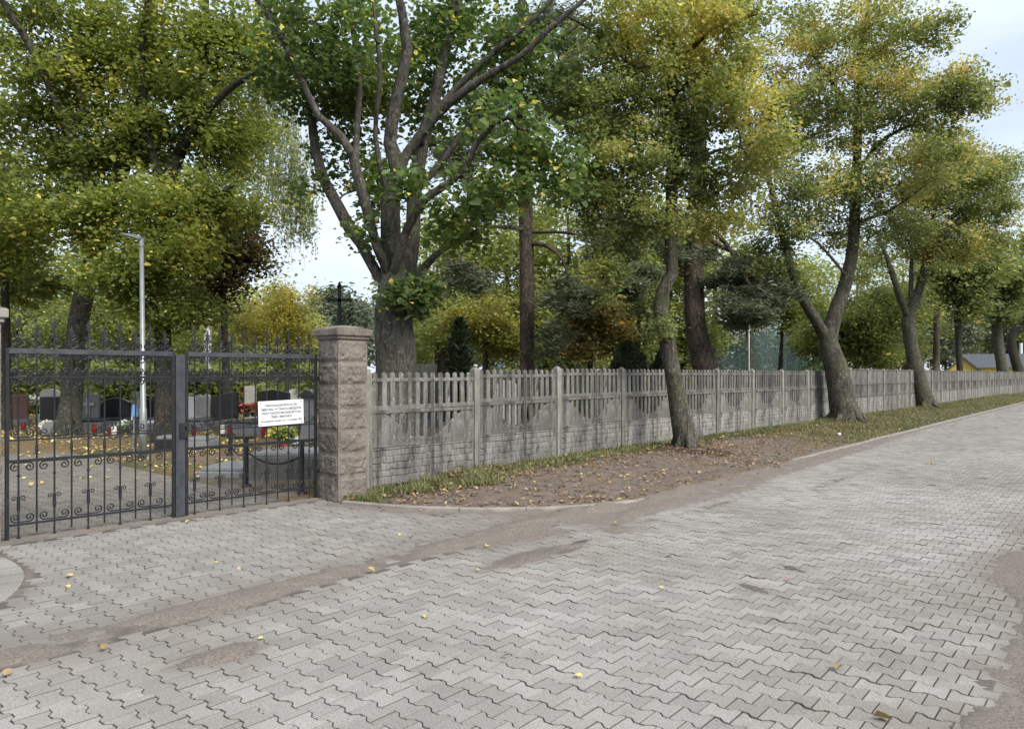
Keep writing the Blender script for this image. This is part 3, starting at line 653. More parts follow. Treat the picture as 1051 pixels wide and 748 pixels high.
def fpart(name, me, p, z, lean=0):
    o = bpy.data.objects.new(name, me); COL.objects.link(o); o.parent = fence; o.matrix_parent_inverse = finv
    o.location = (p[0], p[1], z); o.rotation_euler = (lean, lean * .6, fa)
    bv = o.modifiers.new('bevel', 'BEVEL'); bv.width = .006; bv.segments = 1; bv.limit_method = 'ANGLE'
    return o
NB = 33
fz = lambda n: .075 + .075 * min(1, n / 1.6) + (.075 if n >= 10 else 0)
for n in range(NB + 1):
    fpart('post', post_me, F0 + dF * BAY * n, max(fz(n), fz(n - 1) if n else 0) - .02, random.gauss(0, .006))
    if n < NB:
        c = F0 + dF * BAY * (n + .5); z = fz(n); k = random.randrange(3)
        o = fpart('base_panel', meshes['l', k], c, z - (.10 if n >= 10 else 0), random.gauss(0, .004))
        if n >= 10: o.scale = (1, 1, .60 / .5)
        fpart('arch_panel', meshes['m', k] if n < 10 else meshes['s', 0], c, z + .5, random.gauss(0, .005))
        fpart('picket_panel', meshes['t', (k + n) % 3] if n < 10 else meshes['f', 0], c, z + 1.0, random.gauss(0, .006))

# ------------------------------------------------------------ trees
def smooth_path(P, r, step):
    P = np.array(P, float); r = np.array(r, float)
    if len(P) > 2:
        q = [P[0]]; rr = [r[0]]; E = np.vstack([2 * P[0] - P[1], P, 2 * P[-1] - P[-2]])
        for i in range(1, len(E) - 2):
            n = max(1, int(np.linalg.norm(E[i + 1] - E[i]) / step))
            for k in range(1, n + 1):
                t = k / n; a, b, c, d = E[i - 1], E[i], E[i + 1], E[i + 2]
                q.append(.5 * (2 * b + (c - a) * t + (2 * a - 5 * b + 4 * c - d) * t * t + (3 * b - a - 3 * c + d) * t ** 3)); rr.append(r[i - 1] + (r[i] - r[i - 1]) * t)
        return np.array(q), np.array(rr)
    n = max(1, int(np.linalg.norm(P[1] - P[0]) / step)); t = np.linspace(0, 1, n + 1)[:, None]
    return P[0] + (P[1] - P[0]) * t, r[0] + (r[1] - r[0]) * t[:, 0]
class Skel:
    def __init__(s): s.p = []; s.par = []; s.fix = []; s.limbs = []
    def limb(s, P, r, step=.28):
        Q, rr = smooth_path(P, r, step)
        par = -1
        if s.p:
            par = int(np.argmin(np.linalg.norm(np.array(s.p) - Q[0], axis=1)))
        first = len(s.p); s.limbs.append((par, first, len(Q)))
        for q, x in zip(Q, rr): s.p.append(q); s.par.append(par); s.fix.append(x); par = len(s.p) - 1
    def grow(s, A, r, seg=.32):
        A = np.asarray(A); P = list(s.p)
        arr = np.array(P); d0 = np.min(np.linalg.norm(A[:, None] - arr[None, ::2], axis=2), axis=1)
        cap = len(P) + len(A) * 14; buf = np.zeros((cap, 3)); n = len(P); buf[:n] = arr
        dirs = np.zeros((cap, 3))
        for i, q in enumerate(s.par):
            if q >= 0: v = buf[i] - buf[q]; dirs[i] = v / (np.linalg.norm(v) + 1e-9)
        for i in np.argsort(d0):
            a = A[i]; df = a - buf[:n]; d = np.linalg.norm(df, axis=1)
            co = (df * dirs[:n]).sum(1) / (d + 1e-9)
            k = int(np.argmin(d * (1.25 - .45 * co) + .25 * np.maximum(0, buf[:n, 2] - a[2])))
            p, v, D = buf[k], dirs[k], d[k]; m_ = min(12, max(2, int(D / seg)))
            u = (a - p) / (D + 1e-9); c = p + (v * .45 + u * .55 + V3(0, 0, .08)) * D * .45; par = k
            for j in range(1, m_ + 1):
                t = j / m_; q = (1 - t) ** 2 * p + 2 * t * (1 - t) * c + t * t * a
                if j < m_: q = q + r.normal(0, .03 * min(D, 1.2), 3)
                if n >= cap: break
                w_ = q - buf[par]; dirs[n] = w_ / (np.linalg.norm(w_) + 1e-9); buf[n] = q; s.par.append(par); s.fix.append(0); par = n; n += 1
        s.p = list(buf[:n])
    def radii(s, rt=.0062, ex=.46):
        n = len(s.p); cnt = np.zeros(n); ch = np.zeros(n, int)
        for i in range(n):
            if s.par[i] >= 0: ch[s.par[i]] += 1
        cnt[ch == 0] = 1
        for i in range(n - 1, -1, -1):
            if s.par[i] >= 0: cnt[s.par[i]] += cnt[i]
        rad = rt * cnt ** ex; fx = np.array(s.fix); rad = np.where(fx > 0, np.maximum(fx, 0), rad)
        for i in range(n):
            if s.par[i] >= 0: rad[i] = min(rad[i], rad[s.par[i]] * (1.0 if fx[i] > 0 else .8)) if fx[i] == 0 else rad[i]
        return rad, cnt, ch
    def wood(s, seed, big=12, rough=.14, minr=.0):
        rad, cnt, ch = s.radii(); n = len(s.p); P = np.array(s.p); b = MB()
        kids = [[] for _ in range(n)]
        for i in range(n):
            if s.par[i] >= 0: kids[s.par[i]].append(i)
        limbfirst = {f: (p, L_) for p, f, L_ in s.limbs}
        inlimb = {}
        for li, (p, f, L_) in enumerate(s.limbs):
            for k in range(f, f + L_): inlimb[k] = li
        starts = [0]
        while starts:
            i = starts.pop(); ch_ = [i] if s.par[i] < 0 else [s.par[i], i]; cur = i
            while kids[cur]:
                same = [k for k in kids[cur] if inlimb.get(k, -1) == inlimb.get(cur, -2)]
                nx = same[0] if same else max(kids[cur], key=lambda k: cnt[k])
                starts += [k for k in kids[cur] if k != nx]; ch_.append(nx); cur = nx
            r = rad[ch_].copy()
            if s.par[i] >= 0: r[0] = min(r[0], r[1] * 1.15)
            if r.max() < minr: continue
            k = big if r.max() > .09 else 7 if r.max() > .03 else 4 if r.max() > .012 else 3
            b.tube(P[ch_], r, k, rough if r.max() > .05 else 0, seed, cap=False)
        return b, rad, cnt
def leaves(b, pos, size, r, ratio=.8, up=.8, droop=.35, fold=.18, tone=None, sv=.3):
    N = len(pos); sz = size * np.exp(r.normal(0, sv, N))
    a = r.uniform(0, 2 * np.pi, N); d = np.stack([np.cos(a), np.sin(a), r.normal(-droop, .35, N)], -1); d /= np.linalg.norm(d, axis=1)[:, None]
    nn = np.stack([r.normal(0, .55, N), r.normal(0, .55, N), np.full(N, up)], -1); sd_ = np.cross(d, nn); sd_ /= np.linalg.norm(sd_, axis=1)[:, None] + 1e-9
    n = np.cross(sd_, d); L_ = sz[:, None]; W = L_ * ratio
    v = np.stack([pos, pos + d * L_ * .30 + sd_ * W * .5 + n * W * fold, pos + d * L_ * .72 + sd_ * W * .36 + n * W * fold * .8, pos + d * L_,
                  pos + d * L_ * .72 - sd_ * W * .36 + n * W * fold * .8, pos + d * L_ * .30 - sd_ * W * .5 + n * W * fold], 1)
    o = (np.arange(N) * 6)[:, None]
    b.add(v.reshape(-1, 3), np.concatenate([o + np.array([0, 1, 2, 3]), o + np.array([0, 3, 4, 5])]))
    b.attr.setdefault('tone', []); b.attr['tone'] = np.concatenate([b.attr['tone'], np.repeat(tone if tone is not None else r.uniform(0, 1, N), 6)])
def blob(r, px, py, Y, rx, ry, rY, n):
    n = int(n * 1.45)
    c = PT(px, py, Y); v = r.normal(0, 1, (n, 3)); v /= np.linalg.norm(v, axis=1)[:, None]; v *= (r.uniform(0, 1, n) ** (1 / 2.4) * np.exp(r.normal(0, .17, n)))[:, None]
    return c + v * V3(rx * Y / F, rY, ry * Y / F)
def tree(name, label, cat, base, limbs, clumps, leaf, nleaf, size, bark, seed, group=None, spread=.2, flat=.7, root=None, roots=True, tone_amp=.55, tone_off=0.0, ratio=.8, strands=0,
         up=.8, droop=.35, big=12, flare=True, maxtw=.016, minr=0, topfade=0, rough=.14, grad=None):
    """limbs: lists of (photo column, photo row, distance, radius in photo pixels); clumps: ellipsoids the twigs grow into."""
    r = np.random.default_rng(seed); sk = Skel(); bx, by = base; bz = GZ(bx, by)
    for k, lb in enumerate(limbs):
        P = [PT(a, b_, c) for a, b_, c, _ in lb]; rr = [q * c / F for _, _, c, q in lb]
        if k == 0:
            P[0] = V3(bx, by, bz); L_ = np.linalg.norm(P[1] - P[0]); T = (P[1] - P[0]) / L_
            if flare:
                P = [P[0] - V3(0, 0, .45), P[0] - V3(0, 0, .02), P[0] + T * min(.2, L_ * .2), P[0] + T * min(.5, L_ * .45)] + P[1:]; rr = [rr[0] * 1.3, rr[0] * 1.13, rr[0] * 1.0, rr[0] * .94] + rr[1:]
        sk.limb(P, rr)
    A = np.concatenate([blob(r, *c) for c in clumps]); sk.grow(A, r)
    wb, rad, cnt = sk.wood(seed, big, rough, minr)
    tr = empty(name, (bx, by, bz), label, cat, group); inv = Matrix.Translation(tr.location).inverted()
    r0 = limbs[0][0][3] * limbs[0][0][2] / F
    if flare and roots and r0 > .16:
        for q in range(5):
            a = q * 1.26 + r.uniform(-.4, .4); e = r.uniform(1.6, 2.6) * r0; dv = V3(math.cos(a), math.sin(a), 0)
            ex_ = V3(bx, by, 0) + dv * e
            wb.tube([V3(bx, by, bz + .40 * r.uniform(.7, 1.2)) + dv * r0 * .55, V3(bx, by, bz + .13) + dv * r0 * .84, V3(bx, by, bz + .0) + dv * r0 * 1.22, V3(ex_[0], ex_[1], GZ(*ex_[:2]) - .05)], [r0 * .28, r0 * .32, r0 * .22, r0 * .05], 8, .3, q)
    o = wb.build('trunk', MAT[bark], tr, smooth=True); o.matrix_parent_inverse = inv
    P = np.array(sk.p); tw = np.where((rad < maxtw) & (np.array(sk.fix) == 0))[0]; wgt = 1 / cnt[tw] ** .5; wgt /= wgt.sum()
    k = r.choice(tw, nleaf, p=wgt); par = np.array(sk.par)[k]; t = r.uniform(0, 1, nleaf)[:, None]
    pos = P[k] * t + P[par] * (1 - t) + r.normal(0, 1, (nleaf, 3)) * V3(spread, spread, spread * flat)
    b = MB()
    if strands:
        tips = np.where(cnt == 1)[0]; m_ = int(len(tips) * strands); ks = r.choice(tips, m_); x0 = P[ks] + r.normal(0, .18, (m_, 3)); Ls = r.uniform(.5, 2.1, m_)
        dr = r.normal(0, .16, (m_, 2)); i = r.integers(0, m_, nleaf); q = r.uniform(0, 1, nleaf)
        pos = x0[i] + np.c_[dr[i] * q[:, None], -q * Ls[i]] + r.normal(0, .035, (nleaf, 3))
        sb = MB()
        for a in range(m_): sb.tube([x0[a], x0[a] + np.r_[dr[a] * .5, -Ls[a] * .5], x0[a] + np.r_[dr[a], -Ls[a]]], .004, 3, cap=False)
        o2 = sb.build('hanging_twigs', MAT[bark if bark != 'bark_birch' else 'bark_dark'], tr); o2.matrix_parent_inverse = inv
    tone = tone_off + r.beta(1.6, 2.4, nleaf) * (1 - tone_amp) + tone_amp * np.clip((fbm(pos, .9, seed, 3) - .28) * 2.2, 0, 1)
    if grad is not None: tone = tone + grad[0] * np.clip((pos @ np.array(grad[1]) - grad[2]) / grad[3], -1, 1)
    tone = np.where(r.uniform(0, 1, nleaf) < .03, 1.0, tone)
    leaves(b, pos, size, r, ratio, up, droop, tone=np.clip(tone, 0, 1))
    o = b.build('crown', MAT[leaf], tr); o.matrix_parent_inverse = inv
    return tr

# --- big lime behind the fence by the pillar
Y = 13.0
tree('lime_tree', 'huge grey forked lime tree with spreading bare limbs behind the fence beside the pillar', 'tree', at(408, 476), [
    [(408, 476, Y, 23), (407, 400, Y, 20.5), (405, 345, Y, 20.5), (404, 305, Y, 17.5), (403, 280, Y, 13.5), (401, 244, Y, 10), (402, 198, Y - .1, 9), (410, 175, Y - .2, 8.5), (400, 147, Y - .3, 7), (407, 102, Y - .5, 6.5), (418, 51, Y - .7, 5.5), (413, 15, Y - .8, 5), (400, -40, Y - .9, 3.5)],
    [(400, 305, Y, 5.78), (384, 276, Y + .1, 5.78), (370, 250, Y + .2, 5.42), (359, 234, Y + .3, 6.14), (345, 208, Y + .4, 5.78), (334, 188, Y + .5, 5.78), (324, 155, Y + .6, 5.06), (320, 120, Y + .7, 4.33), (316, 95, Y + .8, 3.97), (298, 55, Y + .9, 3.61), (278, 22, Y + 1, 2.89), (250, -20, Y + 1, 2.17)],
    [(401, 285, Y - .1, 5.42), (387, 255, Y - .3, 5.06), (379, 225, Y - .4, 4.91), (370, 192, Y - .5, 5.06), (362, 160, Y - .6, 4.70), (350, 140, Y - .7, 4.33), (326, 118, Y - .9, 3.61), (312, 88, Y - 1.0, 3.25), (290, 40, Y - 1.2, 2.89), (265, 0, Y - 1.3, 2.17)],
    [(365, 170, Y - .5, 3.61), (367, 127, Y - .2, 3.61), (369, 80, Y, 3.25), (363, 35, Y + .2, 2.89), (352, -20, Y + .3, 2.17)],
    [(414, 300, Y + .4, 9.03), (423, 250, Y + .6, 7.95), (425, 205, Y + .7, 6.86), (433, 150, Y + .7, 6.86), (446, 102, Y + .6, 6.14), (455, 60, Y + .5, 5.06), (466, 15, Y + .4, 4.33), (470, -40, Y + .3, 2.89)],
    [(410, 170, Y, 5.06), (432, 138, Y - .1, 4.70), (462, 105, Y - .3, 4.33), (497, 80, Y - .6, 3.97), (534, 58, Y - .9, 3.25), (566, 28, Y - 1.1, 2.89), (602, -2, Y - 1.3, 2.17), (640, -40, Y - 1.4, 1.44)],
    [(430, 140, Y + .4, 4.33), (463, 97, Y + .3, 3.97), (504, 56, Y + .2, 3.25), (545, 22, Y, 2.53), (575, -10, Y, 2.17)],
    [(406, 272, Y - .3, 4.70), (418, 234, Y - .6, 4.33), (438, 203, Y - .9, 4.70), (462, 187, Y - 1, 4.33), (478, 172, Y - 1.1, 3.97), (489, 147, Y - 1.2, 3.61), (506, 128, Y - 1.3, 2.89), (520, 121, Y - 1.4, 2.53), (536, 120, Y - 1.5, 1.81)],
    [(418, 300, Y + .8, 6.50), (432, 278, Y + 1, 5.06), (447, 262, Y + 1.2, 3.61), (462, 252, Y + 1.3, 2.53), (480, 240, Y + 1.5, 1.44)],
    [(425, 200, Y + .8, 3.61), (453, 166, Y + 1, 3.61), (490, 118, Y + 1.1, 3.25), (524, 78, Y + 1.1, 2.89), (557, 54, Y + 1.1, 2.53), (602, 18, Y + 1.2, 1.81)],
    [(395, 190, Y - .2, 2.89), (385, 140, Y - .4, 2.89), (390, 80, Y - .8, 2.53), (385, 20, Y - 1, 2.17), (380, -40, Y - 1, 1.44)]],
    [(300, 60, Y, 45, 60, 1.4, 34), (345, 40, Y - .3, 50, 60, 1.6, 40), (375, 95, Y + 1.2, 45, 60, 1.2, 40), (345, 130, Y + 1.0, 28, 50, .8, 18), (385, 180, Y + 1.1, 18, 45, .6, 22), (420, 40, Y + 1.2, 50, 60, 1.4, 34), (480, 30, Y + 1.2, 60, 50, 1.5, 34), (440, 110, Y + 1.6, 50, 50, .8, 26),
     (520, 140, Y - .6, 48, 36, 1.2, 24), (560, 180, Y - .8, 48, 38, 1.2, 24), (500, 195, Y - .4, 42, 28, 1.2, 17), (470, 235, Y, 28, 18, .8, 14), (545, 60, Y + .8, 55, 50, 1.2, 26), (425, 308, Y - .55, 25, 17, .35, 16), (372, 232, Y - .3, 10, 10, .4, 3), (415, 185, Y - .9, 16, 14, .3, 6), (400, -70, Y, 190, 60, 2.5, 24), (320, 205, Y + .5, 20, 20, .6, 3)],
    'lf_dark', 23000, .088, 'bark_lime', 1, spread=.19, tone_off=-.08, tone_amp=.5, big=22, ratio=.92, rough=.2)

# --- maples over the gateway, left
Y = 17.5
tree('maple_tree', 'broad green maple with a mossy leaning trunk behind the left gate leaf', 'tree', at(70, 447), [
    [(70, 447, 18, 12), (74, 400, 18, 10.5), (78, 350, 17.9, 10), (83, 318, 17.8, 9.5), (92, 280, 17.6, 9), (104, 240, 17.4, 8), (120, 190, 17.2, 7), (138, 140, 17, 6), (150, 70, 16.8, 5), (155, 0, 16.5, 4), (158, -60, 16.3, 3)],
    [(110, 225, 17.3, 6), (85, 170, 16.8, 5), (60, 108, 16.3, 4.5), (35, 55, 15.9, 4), (5, 5, 15.4, 3), (-30, -50, 15, 2.5)],
    [(98, 260, 17.5, 5), (60, 215, 17, 4), (20, 180, 16.5, 3), (-30, 160, 16, 2)],
    [(90, 120, 16.6, 3.5), (72, 75, 16, 3), (55, 55, 15.8, 2.5)]],
    [(60, 55, 17, 75, 60, 1.8, 60), (130, 60, 17.3, 70, 60, 1.8, 55), (30, 140, 17.2, 70, 55, 1.8, 55), (110, 150, 17.4, 65, 50, 1.6, 50), (60, 215, 16.6, 75, 40, 1.7, 50), (120, 225, 16.4, 55, 35, 1.5, 30), (10, 250, 17.5, 45, 40, 1.2, 24), (60, -50, 16.5, 130, 60, 2.5, 16)],
    'lf_maple', 46000, .080, 'bark_maple', 2, spread=.22, flat=.65, ratio=.9, tone_off=-.04)
tree('maple_tree', 'tall green maple with a straight dark trunk right behind the street lamp', 'tree', at(168, 452), [
    [(168, 452, 16.6, 9.5), (168, 390, 16.6, 9), (166, 330, 16.7, 8.5), (166, 280, 16.8, 8), (170, 220, 16.9, 7), (178, 170, 16.9, 6.5), (193, 140, 17, 5.5), (205, 90, 17, 4.5), (210, 30, 17, 4), (212, -40, 17, 3)],
    [(182, 160, 16.9, 4.5), (200, 132, 16.5, 4.2), (222, 104, 16.1, 3.8), (248, 82, 15.8, 3.2), (292, 60, 15.4, 2.2)],
    [(168, 200, 16.8, 4.5), (150, 130, 16.5, 4), (146, 70, 16.3, 3.5), (150, 10, 16, 3), (165, -40, 16, 2)],
    [(170, 230, 16.8, 3.5), (205, 215, 16.2, 3), (240, 190, 16, 2)]],
    [(190, 50, 17, 70, 60, 1.7, 60), (250, 60, 17.3, 50, 55, 1.6, 46), (170, 140, 17.2, 65, 50, 1.5, 50), (235, 140, 17.2, 55, 45, 1.5, 46), (185, 210, 16, 65, 40, 1.5, 46), (240, 210, 17, 40, 30, 1.3, 22), (165, 275, 16, 45, 38, 1.1, 30), (188, 318, 16.4, 34, 24, 1, 22), (120, 285, 15.9, 36, 28, .8, 22), (150, 325, 16.2, 30, 16, .7, 9), (195, 255, 15.8, 40, 30, 1, 20), (210, -50, 16.5, 110, 60, 2.2, 14)],
    'lf_maple', 48000, .078, 'bark_dark', 3, spread=.22, flat=.65, ratio=.9, tone_off=.04)
tree('maple_tree', 'slim dark trunked tree half hidden by the pale gate pillar at the left edge', 'tree', at(7, 443), [
    [(7, 443, 19, 5), (7, 390, 19, 4.5), (6, 330, 19, 4), (4, 270, 19, 3.5), (0, 200, 19, 3)]],
    [(0, 240, 19, 50, 40, 1.2, 26), (25, 290, 20, 40, 25, 1, 20), (-30, 180, 19, 50, 50, 1.3, 20)], 'lf_maple', 7000, .12, 'bark_dark', 4, tone_off=-.05)
# --- birch, bronze tree, yellow shrub and olive trees deeper in the cemetery
tree('birch_tree', 'tall weeping birch with hanging pale sprays left of the sky gap', 'tree', at(213, 425), [
    [(213, 425, 27, 4), (213, 370, 27, 4), (214, 320, 27.2, 3.6), (222, 260, 27.5, 3.4), (240, 190, 28, 3), (258, 120, 28, 2.4), (268, 60, 28, 1.8), (272, 10, 28, 1.2)],
    [(240, 190, 28, 2), (275, 150, 27.5, 1.4), (300, 120, 27, 1)], [(255, 130, 28, 1.6), (285, 90, 28, 1.2), (300, 70, 28, .8)]],
    [(275, 95, 28, 35, 50, 1.5, 50), (290, 160, 27.5, 32, 40, 1.4, 50), (260, 170, 28, 30, 40, 1.3, 34), (300, 200, 27.5, 25, 25, 1.2, 34), (270, 30, 28, 30, 30, 1.2, 22)], 'lf_birch', 15000, .075, 'bark_birch', 5, strands=2.2, up=.2, droop=1.0)
tree('beech_tree', 'bronze leaved low tree beneath the weeping birch', 'tree', at(232, 438), [
    [(232, 438, 22, 4.5), (232, 380, 22, 4), (230, 330, 22, 3.5), (228, 280, 22, 3), (232, 240, 22, 2)]],
    [(230, 270, 22, 42, 32, 1.3, 60), (255, 260, 22, 30, 30, 1.1, 30), (215, 300, 22, 30, 25, 1.1, 24), (250, 225, 22, 25, 20, 1, 14)], 'lf_bronze', 11000, .095, 'bark_dark', 6, spread=.2)
tree('lime_tree', 'yellow autumn tree behind the black finials beside the gate pillar', 'tree', at(296, 421), [
    [(296, 421, 34, 3.5), (296, 380, 34, 3.2), (297, 340, 34, 2.6), (300, 300, 34, 1.6)]],
    [(300, 312, 34, 28, 28, 1.6, 60), (280, 335, 34, 32, 22, 1.6, 40), (255, 330, 33, 30, 24, 1.4, 34), (310, 340, 34, 16, 20, 1, 20)], 'lf_yellow', 10000, .10, 'bark_dark', 7, spread=.24)
tree('hornbeam_tree', 'olive green small tree between the lamp and the grave rows', 'tree', at(122, 425), [
    [(122, 425, 30, 3), (120, 380, 30, 2.6), (118, 330, 30, 2)]],
    [(110, 330, 30, 45, 30, 1.8, 50), (150, 340, 30, 40, 30, 1.8, 40), (60, 340, 31, 40, 28, 1.8, 40), (180, 350, 29, 30, 26, 1.5, 24)], 'lf_olive', 12000, .12, 'bark_dark', 8, spread=.3, tone_off=-.1)
# --- pines behind the fence
Y = 24.0
tree('pine_tree', 'straight grey brown pine with reddish drooping boughs behind the fence mid photo', 'pine', at(541, 434), [
    [(541, 434, Y, 9), (541, 380, Y, 8), (541, 300, Y, 8), (540, 240, Y, 7.5), (538, 160, Y, 6.5), (533, 90, Y, 5.5), (535, 20, Y, 4.5), (536, -60, Y, 3)],
    [(541, 236, Y, 2.4), (515, 233, Y - .8, 2), (490, 236, Y - 1.5, 1.6), (474, 262, Y - 2, 1.2), (465, 292, Y - 2.2, .8)],
    [(541, 250, Y, 2.4), (560, 252, Y - .5, 2), (578, 268, Y - 1, 1.6), (585, 300, Y - 1.2, 1), (588, 320, Y - 1.3, .6)],
    [(540, 238, Y, 2), (590, 240, Y - .5, 1.6), (640, 256, Y - 1, 1)], [(534, 100, Y, 2), (560, 112, Y - .5, 1.6), (590, 116, Y - 1, 1.2), (620, 110, Y - 1, .8)],
    [(537, 170, Y, 2), (505, 150, Y - .6, 1.6), (470, 140, Y - 1, 1)], [(533, 60, Y, 2), (500, 40, Y, 1.4)], [(534, 40, Y, 2), (575, 20, Y, 1.4)]],
    [(585, 95, Y - .6, 35, 30, 1.3, 40), (620, 130, Y - .6, 35, 28, 1.2, 34), (505, 110, Y, 32, 35, 1.3, 36), (470, 165, Y - .6, 30, 25, 1.2, 24), (500, 210, Y - .8, 30, 20, 1, 18), (480, 285, Y - 2, 22, 20, .8, 16), (590, 310, Y - 1, 30, 24, .9, 24), (630, 250, Y - 1, 32, 24, 1.1, 26), (560, 40, Y, 50, 35, 1.5, 44), (610, 195, Y - .8, 30, 22, 1, 18), (570, 345, Y - .8, 24, 16, .8, 8)],
    'needle', 60000, .15, 'bark_pine', 9, spread=.17, ratio=.2, up=.3, droop=-.3, tone_amp=.4, flat=.5)
Y = 22.0
tree('pine_tree', 'thick dark leaning pine trunk behind the fence right of the bent verge maple', 'pine', at(741, 439), [
    [(741, 439, Y, 15), (731, 400, Y, 13.5), (722, 372, Y, 12.5), (714, 330, Y, 10.5), (712, 280, Y, 10), (714, 235, Y, 9), (716, 180, Y, 8), (718, 110, Y, 7), (715, 30, Y, 6), (712, -60, Y, 4)],
    [(716, 225, Y, 3), (745, 250, Y - .5, 2.4), (765, 285, Y - .8, 2), (785, 320, Y - 1, 1)], [(715, 240, Y, 2.4), (760, 262, Y, 2), (800, 275, Y, 1.2)], [(714, 260, Y, 2), (690, 270, Y - .5, 1.6), (655, 300, Y - .8, 1)]],
    [(765, 318, Y - .8, 32, 20, 1.1, 34), (795, 300, Y - .5, 24, 18, 1, 18), (745, 285, Y - .3, 24, 20, 1, 16), (700, 250, Y, 40, 30, 1.2, 24), (650, 290, Y - .6, 25, 22, .9, 16), (720, 100, Y, 70, 50, 1.8, 30), (715, 0, Y, 80, 50, 2, 30)],
    'needle', 40000, .15, 'bark_pine', 10, spread=.17, ratio=.2, up=.3, droop=-.3, tone_amp=.4, flat=.5, tone_off=-.08)
# --- verge trees along the road
Y = 14.1
tree('maple_tree', 'slender bent maple leaning over the bare earth verge, first of the roadside row', 'tree', TREE_BASE['verge1'], [
    [(703, 464, Y, 11.22), (698, 425, Y, 10.06), (691, 385, Y, 8.90), (684, 345, Y, 8.13), (678, 315, Y, 8.13), (681, 298, Y, 7.35), (690, 280, Y, 6.58), (688, 240, Y, 6.58), (690, 180, Y, 5.80), (688, 110, Y, 5.03), (690, 50, Y, 4.26), (692, 0, Y, 3.87), (690, -60, Y, 2.58)],
    [(690, 75, Y, 2.71), (712, 48, Y - .4, 2.48), (740, 24, Y - .8, 2.17), (776, 15, Y - 1.1, 1.55)], [(689, 100, Y, 2.32), (712, 80, Y - .3, 1.86), (736, 70, Y - .6, 1.24)],
    [(689, 150, Y, 2.32), (660, 162, Y - .4, 2.01), (625, 156, Y - .8, 1.55), (568, 156, Y - 1.3, 1.01)], [(689, 60, Y, 2.32), (655, 70, Y - .2, 1.86), (605, 30, Y - .4, 1.55), (570, 10, Y - .6, 1.08)],
    [(689, 190, Y, 2.32), (720, 160, Y - .5, 1.86), (760, 150, Y - .8, 1.24), (800, 140, Y - 1, 0.77)], [(688, 230, Y, 1.55), (655, 215, Y - .5, 1.24), (615, 225, Y - .9, 0.77)], [(690, 200, Y, 1.86), (730, 210, Y + .6, 1.39), (750, 230, Y + .8, 0.77)]],
    [(640, 40, Y - .2, 62, 50, 1.5, 60), (725, 40, Y - .4, 62, 50, 1.5, 60), (610, 100, Y - .5, 55, 40, 1.3, 48), (680, 110, Y, 60, 45, 1.5, 50), (750, 105, Y - .5, 50, 42, 1.3, 46), (640, 170, Y - .6, 60, 35, 1.3, 50), (725, 175, Y + .3, 52, 35, 1.2, 34), (780, 165, Y - .5, 32, 35, 1, 24), (650, 230, Y - .4, 48, 28, 1.1, 32), (605, 200, Y - .8, 35, 25, .9, 18), (625, 275, Y - .4, 26, 26, .8, 14), (675, 335, Y - .4, 10, 14, .25, 4), (740, 225, Y, 35, 25, 1, 16), (690, -60, Y, 130, 55, 2.2, 24)],
    'lf_turn', 60000, .058, 'bark_maple', 11, spread=.15, flat=.65, tone_off=.02, tone_amp=.6, big=18, rough=.22, ratio=.9, grad=(.16, (.7, 0, .5), 3.8, 2.5))
Y = 22.5
tree('maple_tree', 'stout forked maple with turning yellow crown, second of the roadside row', 'tree', TREE_BASE['verge2'], [
    [(868, 434, Y, 14.02), (862, 400, Y, 12.18), (856, 372, Y, 11.07), (850, 350, Y, 9.96), (858, 320, Y, 7.75), (868, 290, Y, 6.64), (875, 255, Y, 5.90), (878, 200, Y, 5.17), (880, 150, Y, 4.43), (882, 80, Y, 3.69), (890, 20, Y, 2.95), (893, -40, Y, 2.70)],
    [(848, 348, Y, 6.64), (838, 330, Y - .2, 5.90), (826, 310, Y - .5, 5.17), (815, 285, Y - .7, 4.06), (803, 240, Y - .9, 3.69), (792, 195, Y - 1.1, 2.95), (780, 150, Y - 1.2, 2.21)],
    [(880, 175, Y, 2.21), (905, 145, Y - .5, 1.92), (940, 125, Y - 1, 1.48), (980, 100, Y - 1.4, 1.18), (1006, 84, Y - 1.6, 0.74)], [(880, 120, Y, 2.21), (850, 80, Y - .4, 1.77), (825, 40, Y - .8, 1.18)],
    [(884, 70, Y, 1.77), (920, 40, Y - .4, 1.48), (955, 20, Y - .6, 0.88)], [(877, 230, Y, 1.92), (915, 215, Y - 1, 1.48), (950, 190, Y - 1.6, 1.03)], [(870, 285, Y, 1.48), (840, 250, Y - 1, 1.33), (820, 240, Y - 1.4, 0.88)]],
    [(830, 50, Y - .5, 62, 55, 2, 70), (900, 40, Y - .3, 62, 50, 2, 70), (860, 120, Y - .5, 70, 45, 2.2, 70), (940, 100, Y - .8, 55, 38, 1.8, 60), (985, 105, Y - 1.2, 32, 30, 1.2, 34), (800, 130, Y - .8, 40, 50, 1.5, 44), (830, 200, Y - .9, 48, 38, 1.8, 50), (900, 190, Y - .8, 60, 38, 2, 54), (955, 165, Y - 1.2, 45, 30, 1.6, 40), (795, 240, Y - 1, 32, 30, 1.4, 26), (850, 235, Y + .8, 36, 24, 1.2, 14), (790, 275, Y - .8, 28, 22, 1, 16), (925, 235, Y, 30, 20, 1.4, 12), (880, -60, Y, 110, 55, 3, 28), (960, 40, Y - .6, 25, 25, 1, 12)],
    'lf_gold', 78000, .068, 'bark_maple', 12, spread=.2, flat=.65, tone_off=.06, tone_amp=.6, big=18, rough=.22, ratio=.9, grad=(.14, (.3, 0, .7), 9.5, 4))
Y = 32.3
